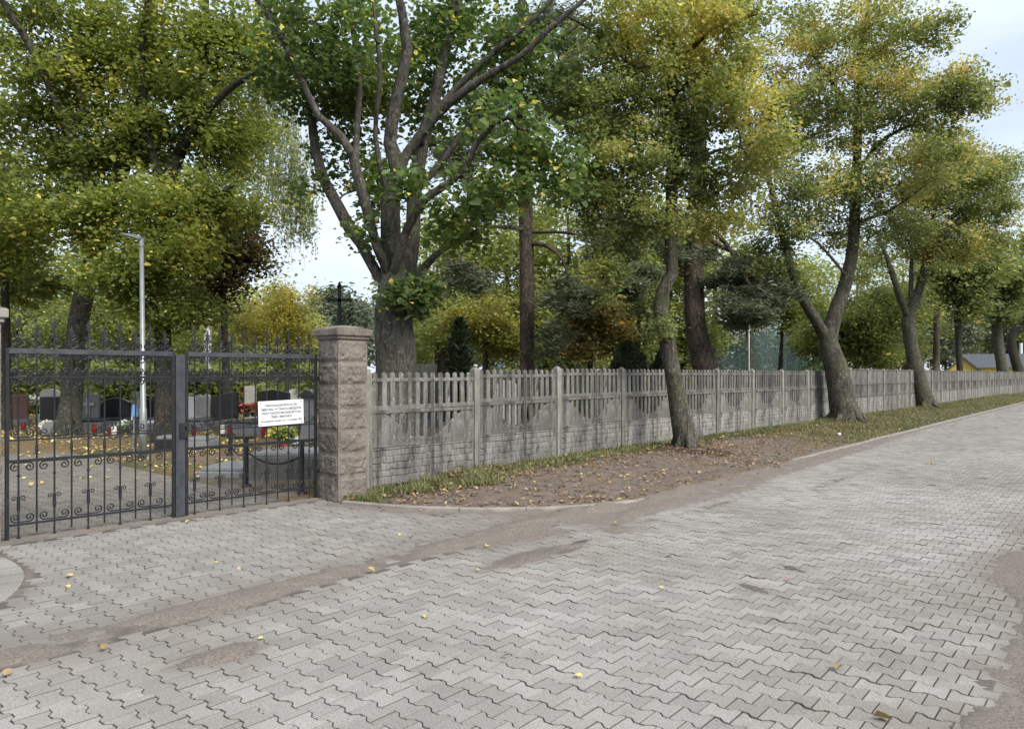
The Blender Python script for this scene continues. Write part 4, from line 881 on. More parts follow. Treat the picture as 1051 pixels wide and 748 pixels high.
tree('maple_tree', 'leaning maple with a dark bark hollow and forked stem, third of the roadside row', 'tree', TREE_BASE['verge3'], [
    [(950, 419, Y, 9.18), (945, 398, Y, 8.03), (938, 370, Y, 7.26), (934, 345, Y, 6.50), (933, 325, Y, 6.12), (944, 295, Y, 4.59), (952, 265, Y, 3.83), (957, 230, Y, 3.06), (962, 190, Y, 2.29), (965, 150, Y, 1.53)],
    [(932, 326, Y, 3.83), (922, 300, Y - .4, 3.06), (914, 275, Y - .6, 2.45), (905, 250, Y - .8, 1.53)], [(935, 322, Y, 2.68), (935, 290, Y, 2.29), (936, 255, Y, 1.53)], [(952, 270, Y, 1.53), (985, 262, Y - .8, 1.22), (1015, 245, Y - 1.2, 0.77)]],
    [(960, 205, Y - .6, 50, 38, 2, 70), (1000, 190, Y - .8, 42, 38, 2, 60), (920, 245, Y + .6, 40, 28, 1.5, 32), (980, 255, Y - .8, 45, 26, 1.9, 50), (1015, 230, Y - 1, 34, 32, 1.7, 36), (1035, 185, Y, 28, 32, 1.6, 26), (960, 150, Y, 40, 26, 2, 26), (900, 280, Y, 26, 16, 1.2, 8)],
    'lf_gold', 55000, .082, 'bark_maple', 13, spread=.26, flat=.65, tone_off=.04, tone_amp=.55, big=14, rough=.2)
Y = 42
tree('maple_tree', 'thin straight young maple, fourth of the roadside row', 'tree', TREE_BASE['verge4'], [
    [(987, 411, Y, 4), (985, 375, Y, 3.2), (983, 335, Y, 3), (980, 300, Y, 2.4), (978, 265, Y, 1.6)], [(983, 318, Y, 1.8), (995, 300, Y, 1.4), (1005, 280, Y, 1)]],
    [(985, 292, Y - .4, 34, 26, 2, 50), (1005, 268, Y - .4, 30, 26, 2, 40), (965, 275, Y, 28, 24, 1.8, 30), (1000, 318, Y - .5, 22, 12, 1.4, 12)], 'lf_turn', 10000, .17, 'bark_dark', 14, spread=.34, tone_off=.0)
Y = 58
tree('lime_tree', 'thick pollarded trunk near the far right edge of the roadside row', 'tree', TREE_BASE['verge5'], [
    [(1032, 404, 56, 6.5), (1030, 385, 56, 5.5), (1026, 362, 56, 5), (1023, 340, 56, 5), (1022, 320, 56, 3.5), (1020, 300, 56, 2)], [(1023, 340, 56, 3), (1035, 322, 55.5, 2), (1040, 300, 55, 1.2)]],
    [(1025, 295, 55, 24, 26, 2.4, 60), (1042, 285, 55, 20, 24, 2.2, 34), (1008, 300, 56, 20, 18, 2, 24), (1028, 325, 55, 14, 8, 1.5, 10)], 'lf_gold', 9000, .2, 'bark_maple', 15, roots=False, spread=.36, tone_off=-.1)
tree('lime_tree', 'dark crooked tree on the very right edge, last one seen of the roadside row', 'tree', TREE_BASE['verge6'], [
    [(1050, 402, 62, 5.5), (1046, 382, 62, 5), (1040, 362, 62, 4.6), (1038, 348, 62, 4.2), (1043, 336, 62, 4), (1052, 328, 62, 3.5), (1064, 318, 62, 2.4)], [(1041, 342, 62, 2.4), (1044, 318, 62, 1.6), (1046, 290, 62, 1)]],
    [(1062, 290, 61, 26, 28, 2.6, 60), (1050, 262, 61, 22, 24, 2.4, 40), (1080, 300, 61, 25, 25, 2.4, 24)], 'lf_olive', 9000, .2, 'bark_dark', 16, spread=.36, tone_off=-.1)
tree('maple_tree', 'low spreading dark green maple behind the fence between the second and third roadside trunks', 'tree', at(905, 412), [
    [(905, 412, 37, 4), (905, 385, 37, 3.6), (904, 355, 37, 3), (902, 320, 37, 2)], [(905, 360, 37, 2), (880, 345, 36.5, 1.4), (855, 345, 36, 1)]],
    [(880, 335, 36, 38, 26, 2.2, 70), (915, 315, 36.5, 32, 28, 2, 50), (850, 345, 36, 30, 22, 1.8, 40), (895, 365, 36, 36, 12, 1.8, 26), (830, 352, 36, 18, 16, 1.4, 16)], 'lf_olive', 36000, .11, 'bark_dark', 17, spread=.36, tone_off=-.12)
tree('pine_tree', 'brown pine trunk behind the fence left of the yellow house', 'pine', at(961, 410), [
    [(961, 410, 46, 3.6), (961, 380, 46, 3.3), (961, 345, 46, 3), (962, 300, 46, 2.4), (962, 240, 46, 1.6)]],
    [(962, 250, 46, 30, 35, 2.2, 50), (965, 300, 46, 24, 16, 1.6, 14)], 'needle', 9000, .22, 'bark_pine', 18, spread=.22, ratio=.16, up=.3, droop=-.3)
tree('willow_tree', 'weeping olive tree with hanging sprays just left of the bent verge maple', 'tree', at(655, 418), [
    [(655, 418, 33, 3), (655, 370, 33, 2.6), (652, 320, 33, 2), (650, 290, 33, 1.4)]],
    [(650, 300, 32.5, 32, 20, 1.6, 50), (672, 315, 32, 20, 18, 1.2, 24)], 'lf_olive', 13000, .10, 'bark_dark', 19, strands=2.4, up=.2, droop=1.0, tone_off=-.05)
tree('maple_tree', 'orange flecked dark tree behind the fence right of the straight pine', 'tree', at(607, 421), [
    [(607, 421, 31, 3.4), (606, 385, 31, 3), (605, 345, 31, 2.4), (604, 310, 31, 1.6)]],
    [(605, 315, 31, 36, 24, 1.8, 50), (590, 350, 31, 34, 18, 1.6, 34), (632, 345, 31, 24, 20, 1.4, 24)], 'lf_orange', 13000, .12, 'bark_dark', 20, spread=.26, tone_off=-.24)
tree('lime_tree', 'yellow green tree behind the fence between the forked lime and the straight pine', 'tree', at(497, 419), [
    [(497, 419, 34, 3), (498, 380, 34, 2.6), (500, 340, 34, 2), (502, 310, 34, 1.4)]],
    [(500, 325, 34, 34, 28, 1.8, 60), (520, 350, 34, 28, 22, 1.5, 34), (470, 335, 34, 24, 24, 1.5, 24)], 'lf_yellow', 12000, .12, 'bark_dark', 21, spread=.28, tone_off=-.16)
tree('lime_tree', 'olive yellow tree behind the fence between the dark pine and the second roadside tree', 'tree', at(800, 412), [
    [(800, 412, 40, 2.6), (801, 375, 40, 2.2), (803, 335, 40, 1.6)]],
    [(800, 300, 40, 30, 28, 2, 50), (822, 325, 40, 22, 24, 1.8, 30), (760, 275, 40, 24, 24, 1.8, 20)], 'lf_olive', 10000, .16, 'bark_dark', 22, spread=.34)
def conifer(label, px, py, Y, hgt, rad_, leaf, n, seed, name='thuja_shrub'):
    r = np.random.default_rng(seed); bx, by = (px - CX) / F * Y, Y; bz = GZ(bx, by)
    t_ = empty(name, (bx, by, bz), label, 'shrub', None); b = MB()
    z = r.uniform(.02, 1, n) ** .9; rr = rad_ * np.minimum(1, (1 - z) * 3.2) ** .7 * (.75 + .25 * r.uniform(0, 1, n)); a = r.uniform(0, 2 * np.pi, n)
    pos = np.stack([rr * np.cos(a), rr * np.sin(a), z * hgt], -1); pos += (fbm(pos, 2.6, seed)[:, None] - .5) * V3(.35, .35, 0)
    leaves(b, pos, .11, r, .35, .2, -.8); b.build('foliage', MAT[leaf], t_)
    s = MB(); s.tube([(0, 0, -.1), (0, 0, hgt * .5), (0, 0, hgt * .9)], [.05, .04, .01], 8); s.build('trunk', MAT['bark_dark'], t_)
conifer('slim near black columnar thuja behind the fence right of the forked lime', 473, 380, 20, 2.85, .27, 'lf_thuja', 9000, 31)
conifer('small bright green thuja just behind the gate pillar', 367, 380, 14.5, 1.95, .16, 'lf_thuja2', 4000, 32)
conifer('broad dark yew bush behind the fence left of the bent verge maple', 645, 380, 26, 2.5, .62, 'lf_thuja', 9000, 33, 'yew_bush')
conifer('dark yew bush behind the fence beside the dark leaning pine', 682, 380, 27, 2.3, .5, 'lf_thuja', 7000, 34, 'yew_bush')
conifer('round dark green bush above the fence left of the second roadside trunk', 836, 380, 45, 2.2, .9, 'lf_thuja2', 6000, 35, 'yew_bush')

# --- far wood: pines and broad crowns that read as one mass
r = np.random.default_rng(99); wb, lb = MB(), MB()
def far_tree(px, Y, hgt, w_, pine):
    bx = (px - CX) / F * Y; bz = GZ(bx, Y); n = 900
    wb.tube([(bx, Y, bz), (bx + r.normal(0, .1), Y, bz + hgt * .5), (bx + r.normal(0, .2), Y, bz + hgt * .95)], [.2, .15, .05], 6, cap=False)
    n = 1500; k = 30; ctr = np.stack([r.normal(0, w_ * .5, k), r.normal(0, w_ * .5, k), hgt * (r.uniform(.3 if pine else .12, .98, k))], -1); ctr[:, :2] *= (1.25 - ctr[:, 2:] / hgt)
    i = r.integers(0, k, n); pos = ctr[i] + r.normal(0, 1, (n, 3)) * V3(.75, .75, .4) + V3(bx, Y, bz)
    leaves(lb, pos, .42, r, .45, .6, .2, tone=np.clip(r.beta(2, 2, n) * .6 + .4 * r.uniform() , 0, 1))
def broad(px, Y, hgt, w_, z0, n, t0):
    bx = (px - CX) / F * Y; bz = GZ(bx, Y)
    wb.tube([(bx, Y, bz), (bx + r.normal(0, .15), Y, bz + hgt * .35), (bx + r.normal(0, .4), Y, bz + hgt * .8)], [.24, .17, .05], 7, cap=False)
    k = 34; v = r.normal(0, 1, (k, 3)); v /= np.linalg.norm(v, axis=1)[:, None]; v *= r.uniform(.3, 1, k)[:, None] ** .5
    ctr = v * V3(w_, w_, hgt * (1 - z0) / 2) + V3(bx, Y, bz + hgt * (1 + z0) / 2)
    i = r.integers(0, k, n); pos = ctr[i] + r.normal(0, 1, (n, 3)) * V3(.55, .55, .4)
    leaves(ob, pos, .2, r, .75, .7, .2, tone=np.clip(t0 + r.beta(2, 2, n) * .5 + .5 * fbm(pos, .6, 7, 2) - .25, 0, 1))
ob = MB()
for px, Y, h, w_, t0 in ((-60, 40, 11, 3, .1), (20, 42, 10, 3, .2), (75, 44, 11, 3, .3), (140, 40, 9, 2.6, .2), (190, 45, 8, 2.6, .4), (250, 46, 7.5, 2.6, .45), (300, 50, 6, 2.4, .4), (456, 38, 10.5, 2.8, .2), (523, 40, 12, 3, .3), (583, 40, 12.5, 3, .2), (642, 41, 12, 3, .25), (692, 43, 11, 3, .2), (730, 46, 12, 3, .25), (420, 52, 9, 2.6, .1), (450, 44, 10.5, 2.6, .15), (500, 42, 11, 3, .2), (560, 44, 11.5, 3, .25), (585, 38, 7, 2.4, .3), (625, 42, 10.5, 3, .15), (670, 46, 10, 2.8, .2), (700, 44, 9, 2.4, .2), (770, 52, 10, 2.6, .3), (815, 56, 10.5, 3, .3), (880, 58, 12, 3.4, .25), (930, 62, 13, 3.4, .3), (985, 95, 12, 3.4, .2), (1020, 100, 12, 3.5, .2), (1060, 90, 13, 4, .2)):
    broad(px, Y, h, w_, .16 if not 740 < px < 830 else .5, 4600, t0)
for k in range(190):
    px = r.uniform(-260, 1330); Y = r.uniform(58, 105)
    if px > 860: Y = r.uniform(85, 125)
    h = r.uniform(6.5, 10) * (Y / 75)
    if 320 < px < 385: h = r.uniform(8, 10.5) * Y / 75
    if 690 < px < 850: h = r.uniform(4.5, 6.5) * Y / 75
    far_tree(px, Y, h, r.uniform(1.6, 2.6), r.uniform() < .7)
fw = empty('far_wood', (0, 80, 0), 'hazy grey green pine wood closing the view behind the cemetery', 'wood'); fw['kind'] = 'stuff'; inv = Matrix.Translation(fw.location).inverted()
for n_, b_, m_ in (('stems', wb, 'bark_pine'), ('pine_crowns', lb, 'needle_far'), ('broad_crowns', ob, 'lf_olive')):
    o = b_.build(n_, MAT[m_], fw); o.matrix_parent_inverse = inv; o['kind'] = 'stuff'
# --- undergrowth closing the gaps behind the graves and the fence
b = MB(); n = 100000; px = r.uniform(-120, 1000, n); Yy = r.uniform(27, 52, n); px[:35000] = r.uniform(-120, 330, 35000); Yy[:35000] = r.uniform(26.5, 31, 35000); k = fbm(np.stack([px / 40, Yy / 6, 0 * px], -1), 1, 5, 2) > .42; px, Yy = px[k], Yy[k]
xx = (px - CX) / F * Yy; b_ok = (xx - F0[0]) * nF[0] + (Yy - F0[1]) * nF[1] < -1.5; xx, Yy, px = xx[b_ok], Yy[b_ok], px[b_ok]
hmax = .5 + 2.4 * fbm(np.stack([xx, Yy, 0 * xx], -1), .35, 8, 2) ** 1.5 * np.where(px > 690, .45, 1) + np.where((px < 330) & (Yy < 31), .7, 0)
pos = np.stack([xx, Yy, ground_z(xx, Yy) + hmax * r.uniform(0, 1, len(px))], -1); leaves(b, pos, .2, r, .7, .6, .1, tone=np.clip(fbm(pos, .4, 3, 3) * .7 + r.normal(0, .12, len(px)) , 0, 1))
o = b.build('undergrowth', MAT['lf_olive']); tag(o, 'mixed green shrubbery growing at the back of the cemetery', 'shrubbery', kind='stuff')

# ------------------------------------------------------------ things in the cemetery
def place(px, py, z=.12):
    X, Yy = at(px, py, z); return V3(X, Yy, GZ(X, Yy))
def rotz(a): return np.array([[math.cos(a), -math.sin(a), 0], [math.sin(a), math.cos(a), 0], [0, 0, 1]])
# lamp
p = place(147, 466); k = p[1] / F
root = empty('street_lamp', p, 'grey steel street lamp with a flat tilted head between the tree trunks behind the gate', 'lamp', None)
b = MB(); H = 1.55 + (384 - 246) * k - p[2]; b.tube([(0, 0, -.1), (0, 0, .9), (0, 0, .92), (-.03, 0, H)], [.062, .062, .05, .034], 14); b.build('pole', MAT['galv'], root, smooth=True)
b = MB(); b.box((0, 0, .55), (.07, .13, .3)); b.build('service_door', MAT['galv'], root, bevel=.005)
b = MB(); rr = np.array([[math.cos(.2), 0, -math.sin(.2)], [0, 1, 0], [math.sin(.2), 0, math.cos(.2)]])
b.tube([(-.03, 0, H - .12), (-.03, 0, H + .02)], .045, 12); b.build('collar', MAT['galv'], root)
b = MB(); pr = [(0.02, -.03), (.03, .03), (-.12, .045), (-.34, .03), (-.36, .015), (-.12, -.01)]
b.prism(pr, -.09, .09, (-.03, 0, H + .02), (-.97, 0, -.12) if False else (.98, 0, -.16), (.16, 0, .98), (0, 1, 0)); b.build('lamp_head', MAT['galv'], root, bevel=.008)

def headstone(px, py, wpx, toppx, shape, mat_, label, turn=.0, cover=False, cat='gravestone'):
    p = place(px, py); k = p[1] / F; w_ = wpx * k; h = max(.3, 1.55 + (384 - toppx) * k - p[2]); root = empty('headstone', p, label, cat, 'gravestones', rz=turn)
    pl = MB(); pl.box((0, 0, .07), (w_ * 1.15, .34, .2)); pl.build('plinth', MAT['grey_granite' if mat_ != 'terrazzo' else 'terrazzo'], root, bevel=.01)
    a = w_ / 2; b0, b1 = .16, h
    sh = {'flat': [(-a, b0), (a, b0), (a, b1), (-a, b1)],
          'arch': [(-a, b0), (a, b0), (a, b1 - .28 * w_)] + [(a * math.cos(t), b1 - .28 * w_ + .28 * w_ * math.sin(t)) for t in np.linspace(.12, math.pi - .12, 12)] + [(-a, b1 - .28 * w_)],
          'slant': [(-a, b0), (a, b0), (a, b1), (a * .3, b1 - .03), (-a * .5, b1 - .10), (-a, b1 - .16)],
          'wave': [(-a, b0), (a, b0), (a, b1 - .12), (a * .5, b1 - .02), (0, b1), (-a * .6, b1 - .06), (-a, b1 - .2)],
          'peak': [(-a, b0), (a, b0), (a, b1 - .08), (0, b1), (-a, b1 - .05)],
          'pair': [(-a, b0), (a, b0), (a, b1 - .05), (a * .55, b1), (a * .05, b1 - .07), (-a * .35, b1 - .02), (-a, b1 - .08)]}[shape]
    b = MB(); b.prism(sh, -.06, .06); b.build('stone', MAT[mat_], root, bevel=.012)
    if cover:
        b = MB(); b.box((0, -1.05, .10), (w_ * 1.1, 1.7, .3)); b.build('border', MAT['grey_granite'], root, bevel=.012)
        b = MB(); b.box((0, -1.05, .275), (w_ * 1.0, 1.6, .06)); b.build('grave_cover', MAT[mat_], root, bevel=.01)
    return root, w_, h, p
def cross_on(root, c, sz, m='terrazzo'):
    b = MB(); b.box(c, (sz * .22, .05, sz)); b.box((c[0], c[1], c[2] + sz * .16), (sz * .7, .046, sz * .2)); b.build('cross', MAT[m], root, bevel=.006)
def flowers(px, py, wpx, hpx, mat_, label, seed, n=260, z=0.0, name='flower_bouquet', pot=None):
    p = place(px, py); p[2] += z; k = p[1] / F; w_, h = wpx * k, hpx * k; r = np.random.default_rng(seed)
    root = empty(name, p, label, 'flowers', None); hb = .16 if pot else .12
    b = MB(); b.lathe([(.07, 0), (.09, .02), (.105, hb), (.09, hb)], (0, 0, 0), 14); b.build('pot', MAT[pot or 'soil'], root)
    v = r.normal(0, 1, (n, 3)); v /= np.linalg.norm(v, axis=1)[:, None]; v *= r.uniform(.4, 1, n)[:, None] ** .5
    pos = v * V3(w_ / 2, w_ / 2, h / 2 * .8) + V3(0, 0, hb + h / 2 * .75)
    b = MB(); leaves(b, pos[:n // 2], .075, r, .8); b.build('foliage', MAT['potplant'], root)
    b = MB(); leaves(b, pos[n // 2:] * V3(1.04, 1.04, 1.03), .075, r, .95, 1.2, 0, fold=.3); b.build('blossoms', MAT[mat_], root)
    return root
headstone(19, 437, 18, 405, 'flat', 'brown_stone', 'reddish brown flat headstone beside the left gate pillar', .2)
headstone(52, 438, 19, 407, 'flat', 'black_granite', 'black headstone beside the left mossy maple trunk, under a pale slab top', .1)
headstone(52, 431, 20, 399, 'arch', 'terrazzo', 'pale rounded headstone showing above a black one left of the mossy trunk', .1)
r0, w_, h_, p_ = headstone(91, 441, 21, 404, 'flat', 'grey_granite', 'grey headstone carrying a raised cross, right of the mossy leaning trunk', .15, True); cross_on(r0, (0.02, -.08, h_ * .64), h_ * .45, 'terrazzo')
headstone(118, 439, 30, 408, 'wave', 'black_granite', 'wide black headstone with a wavy top left of the lamp post', .1, True)
headstone(155, 437, 14, 409, 'flat', 'black_granite', 'narrow tall black headstone just right of the lamp post', 0, True)
headstone(182, 436, 12, 405, 'arch', 'black_granite', 'small black headstone hidden partly by the meeting post of the gate', 0)
headstone(196, 440, 8, 407, 'flat', 'palewhite', 'narrow white headstone right of the gate meeting post', -.1, True)
headstone(208, 439, 16, 404, 'pair', 'terrazzo', 'pale grey twin topped headstone right of the gate meeting post', -.1, True)
headstone(231, 439, 27, 402, 'slant', 'black_granite', 'big black headstone with a slanting top left of the red flowers', -.05, True)
headstone(257, 430, 11, 396, 'flat', 'terrazzo', 'grey upright headstone standing behind the red flowers', 0)
headstone(281, 441, 34, 400, 'peak', 'black_granite', 'broad black peaked headstone above the white notice plate', -.1, True)
r0, w_, h_, p_ = headstone(317, 456, 15, 407, 'flat', 'grey_granite', 'speckled grey headstone against the right gate hinge', -.1)
b = MB(); b.prism([(-w_ * .75, 0), (w_ * .75, 0), (w_ * .2, .12), (0, .15), (-w_ * .2, .1)], -.15, .15, (0, 0, h_)); b.build('ridge_cap', MAT['black_granite'], r0)
headstone(303, 425, 14, 399, 'arch', 'terrazzo', 'pale headstone in the far row behind the broad black peaked one', 0)
headstone(72, 428, 10, 403, 'flat', 'terrazzo', 'pale headstone in the far row seen past the mossy trunk', 0)
headstone(140, 425, 12, 402, 'arch', 'grey_granite', 'small grey round topped headstone in the far row left of the lamp', 0)
headstone(438, 437, 21, 374, 'flat', 'old_concrete', 'old square concrete grave stone rising just above the fence by the forked lime', 0)
headstone(405, 450, 22, 392, 'arch', 'terrazzo', 'pale arched headstone seen through the pickets of the first fence bay', 0)
headstone(462, 440, 16, 388, 'flat', 'black_granite', 'black headstone seen through the pickets beside the dark thuja', 0)
headstone(520, 436, 20, 390, 'arch', 'terrazzo', 'pale arched headstone seen through the pickets of the second fence bay', 0)
headstone(565, 434, 18, 389, 'wave', 'black_granite', 'black wavy headstone seen through the pickets under the straight pine', 0)
headstone(615, 430, 16, 386, 'flat', 'grey_granite', 'grey headstone seen through the pickets of the third fence bay', 0)
for a in ((8, 421, 9, 401, 'arch', 'black_granite', 'dark arched headstone of the far row next to the left gate pillar'), (33, 422, 11, 403, 'flat', 'brown_stone', 'brown headstone of the far row behind the white flowers'),
          (108, 423, 10, 402, 'peak', 'black_granite', 'black pointed headstone of the far row left of the water tap'), (170, 424, 9, 403, 'arch', 'brown_stone', 'brown rounded headstone of the far row beside the straight dark trunk'),
          (222, 422, 9, 398, 'flat', 'palewhite', 'white headstone of the far row behind the big black slanting one'), (243, 421, 9, 400, 'arch', 'black_granite', 'small black arched headstone of the far row left of the orange flowers'),
          (272, 421, 9, 398, 'wave', 'grey_granite', 'grey wavy headstone of the far row behind the black peaked one'), (322, 424, 9, 402, 'flat', 'brown_stone', 'brown headstone of the far row by the granite gate pillar')):
    headstone(*a)
# low planters / slabs
def grave_slab(px, py, wpx, hz, label, m='old_concrete', ln=1.7, turn=0, lamp=False):
    p = place(px, py); k = p[1] / F; root = empty('grave_slab', p, label, 'grave', 'low grave slabs', rz=turn); w_ = wpx * k
    b = MB(); b.box((0, ln / 2, hz * .4), (w_, ln, hz)); b.build('border', MAT[m], root, bevel=.015)
    b = MB(); b.box((0, ln / 2, hz * .9 + .03), (w_ * .86, ln * .9, .06)); b.build('cover', MAT['grey_granite'], root, bevel=.012)
    return root
grave_slab(171, 459, 26, .22, 'low dark stone trough at the foot of the straight dark trunk', 'black_granite', .5)
root = empty('emblem_disc', place(168, 458) + V3(0, -.02, .09), 'small round dark disc with a pale ring on the low stone trough', 'plaque', None)
b = MB(); b.lathe([(.075, -.02), (.075, 0), (.05, .004), (.04, 0)], (0, 0, 0), 20); b.v[-1] = b.v[-1][:, [0, 2, 1]] * V3(1, -1, 1); b.build('disc', MAT['terrazzo'], root)
b = MB(); b.lathe([(.04, -.01), (.038, .008), (.01, .01)], (0, 0, 0), 16); b.v[-1] = b.v[-1][:, [0, 2, 1]] * V3(1, -1, 1); b.build('centre', MAT['brown_stone'], root)
grave_slab(200, 461, 27, .2, 'low grey stone trough right of the gate meeting post', 'grey_granite', .6)
grave_slab(290, 487, 80, .36, 'long grey concrete grave border behind the right gate leaf', 'old_concrete', 1.0, -.12)
grave_slab(225, 484, 52, .10, 'flat grey grave cover lying low behind the right gate leaf', 'grey_granite', 1.0, -.1)
# chain posts and chains of the near grave
posts = []
for px, pb, pt, lb in ((253, 492, 449, 'iron T topped chain post at the left corner of the grey grave border'), (310, 499, 452, 'iron T topped chain post at the right corner of the grey grave border'), (236, 466, 446, 'thin iron chain post behind the flat grave cover')):
    p = place(px, pb); h = 1.55 + (384 - pt) * p[1] / F - p[2]; root = empty('chain_post', p, lb, 'post', 'iron posts round the near grave')
    b = MB(); b.tube([(0, 0, -.05), (0, 0, h)], .028, 8); b.lathe([(.07, 0), (.06, .03), (.03, .04)], (0, 0, 0), 12); b.build('post', MAT['iron'], root)
    b = MB(); b.box((-.04, 0, h), (.26, .05, .03)); b.build('crossbar', MAT['iron'], root); posts.append(p + V3(0, 0, h * .72))
b = MB(); T = np.linspace(0, 1, 16)
for a, c in ((posts[0], posts[1]), (posts[0], posts[2])):
    b.tube([a + (c - a) * t - V3(0, 0, .55 * t * (1 - t)) for t in T], .013, 6)
tag(b.build('chain', MAT['iron']), 'drooping iron chain linking the posts round the near grave', 'chain')
# flowers, pots, pump
flowers(291, 478, 26, 16, 'petal_yellow', 'leafy green plant in a red clay pot on the near grave border', 41, 420, .30, 'potted_plant', 'terracotta')
flowers(253, 438, 9, 11, 'wreath_red', 'bunch of bright red flowers left of the white notice', 42, 200, .25)
flowers(261, 437, 8, 12, 'wreath_red', 'taller bunch of red flowers touching the left edge of the white notice', 43, 200, .25)
flowers(34, 431, 12, 14, 'petal_white', 'white flowers between the brown headstone and a black one', 44, 200, .3)
flowers(127, 446, 10, 11, 'petal_white', 'white and pink flowers low on the grave left of the lamp', 45, 200)
flowers(106, 438, 11, 12, 'petal_yellow', 'yellow green plant in front of the grey cross headstone', 46, 200, .1)
flowers(50, 446, 16, 10, 'petal_white', 'pale flower mound at the foot of the mossy trunk', 47, 240)
flowers(311, 452, 9, 9, 'petal_white', 'small white flowers beside the potted plant near the gate hinge', 48, 150, .25)
flowers(246, 426, 8, 10, 'lf_orange', 'orange flowers in the far row beside the grey upright headstone', 49, 150, .4)
flowers(207, 444, 8, 7, 'petal_white', 'little white flowers before the twin topped headstone', 50, 120)
def lantern(px, py, glass, label, h=.26, z=.0):
    p = place(px, py); p[2] += z; root = empty('grave_lantern', p, label, 'lantern', 'candle lanterns on the graves')
    b = MB(); b.lathe([(.055, 0), (.06, .02), (.045, .04)], (0, 0, 0), 10); b.build('base', MAT['iron_worn'], root)
    b = MB(); b.lathe([(.045, .04), (.06, h * .35), (.055, h * .75), (.04, h * .8)], (0, 0, 0), 10); b.build('glass', MAT[glass], root)
    b = MB(); b.lathe([(.06, h * .8), (.055, h * .86), (.02, h * .97), (.008, h * 1.05)], (0, 0, 0), 10); b.build('lid', MAT['iron_worn'], root)
for a in ((24, 443, 'redglass', 'red candle lantern before the reddish brown headstone'), (44, 444, 'petal_white', 'white candle lantern before the black headstone left of the mossy trunk'), (97, 447, 'redglass', 'red candle lantern before the grey cross headstone', .3),
          (117, 449, 'petal_white', 'white candle lantern before the wavy black headstone', .34), (113, 449, 'redglass', 'red candle lantern left of the white one before the wavy black headstone', .3), (160, 448, 'redglass', 'red candle lantern before the narrow tall black headstone', .3),
          (199, 449, 'redglass', 'red candle lantern before the pale twin topped headstone', .3), (228, 449, 'petal_white', 'white candle lantern before the big slanting black headstone', .34), (236, 450, 'redglass', 'red candle lantern before the big slanting black headstone', .32),
          (271, 450, 'redglass', 'red candle lantern below the lower left corner of the white notice', .3), (303, 478, 'petal_white', 'white candle lantern right of the potted plant on the grave border', .24, .34)):
    lantern(*a)
p = place(138, 462); root = empty('water_tap', p, 'pale blue topped water tap post left of the lamp post', 'tap', None)
b = MB(); b.tube([(0, 0, -.05), (0, 0, .72)], .03, 8); b.build('post', MAT['galv'], root)
b = MB(); b.box((0, 0, .82), (.10, .10, .24), None, .6); b.build('tap_head', MAT['blue'], root, bevel=.02)
b = MB(); b.tube([(0, -.04, .74), (.02, -.13, .72), (.02, -.15, .66)], .012, 6); b.build('spout', MAT['galv'], root)
b = MB(); b.lathe([(.001, -.13), (.10, -.11), (.14, 0), (.10, .11), (.001, .15)], (0, 0, .12), 12); k = fbm(b.v[0], 9, 4)[:, None]; b.v[0] = b.v[0] * (.75 + .5 * k)
o = b.build('litter_bag', MAT['plastic'], smooth=True, loc=place(58, 446)); tag(o, 'crumpled white plastic bag beside the mossy trunk', 'bag')
# tall iron cross
p = V3((348.5 - CX) / F * 17, 17, .15); p[2] = GZ(p[0], p[1]); k = 17 / F
root = empty('iron_cross', p, 'tall dark iron cross rising above the granite gate pillar', 'cross', None); zt = 1.55 + (384 - 293) * k - p[2]; za = 1.55 + (384 - 308) * k - p[2]
b = MB(); b.box((0, 0, zt / 2), (.075, .06, zt)); b.prism([(-.07, -.05), (.07, -.05), (.0, .09)], -.03, .03, (0, 0, zt)); b.build('upright', MAT['iron'], root, bevel=.006)
b = MB(); b.box((0, 0, za), (.46, .06, .075))
for s in (-1, 1): b.prism([(0, -.07), (s * .06, 0), (0, .07), (-s * .04, 0)][::s], -.03, .03, (s * .235, 0, za))
b.build('arm', MAT['iron'], root, bevel=.006)
b = MB(); b.box((0, 0, .25), (.5, .5, .6), None, .8); b.build('base', MAT['old_concrete'], root, bevel=.02)
# small orange roofed chapel hut, yellow house, white posts, hedge wall
Yh = 55; k = Yh / F; X0 = (507 - CX) * k; zg = GZ(X0, Yh); hut = empty('hut', (X0, Yh, zg), 'small orange brick hut with a dark roof peeping over the fence near the thuja', 'hut', None)
b = MB(); b.box((0, 0, .7), (2.1, 2, 1.5)); b.build('wall', MAT['brick_wall'], hut, bevel=.01)
b = MB(); b.prism([(-1.25, 1.42), (1.2, 1.42), (.55, 1.98), (-.65, 1.98)], -1.2, 1.2); b.build('roof', MAT['roof'], hut)
b = MB(); b.box((-.15, -1.03, .95), (.4, .05, .8)); b.build('door', MAT['pane'], hut)
b = MB(); b.box((.1, 0, 0), (.34, .05, .75)); o = b.build('banner', MAT['blue']); o.location = (X0 + .35, Yh - 1.25, zg + 1.75); o.rotation_euler = (0, .15, 0); tag(o, 'narrow light blue banner in front of the orange hut', 'banner')
Yh = 78; k = Yh / F; X0 = (988 - CX) * k; zg = GZ(X0, Yh) - .5; hs = empty('house', (X0, Yh, zg), 'yellow rendered house with dark grey roof beyond the far end of the fence', 'house', None, -math.atan2(X0, Yh))
W_ = 2.7; b = MB(); b.prism([(-W_ / 2, 0), (W_ / 2, 0), (W_ / 2, 2.1), (0, 3.4), (-W_ / 2, 2.1)], 0, -6); b.box((4.0, 3.5, 1.2), (5.2, 4, 2.4)); b.build('wall', MAT['yellow_wall'], hs)
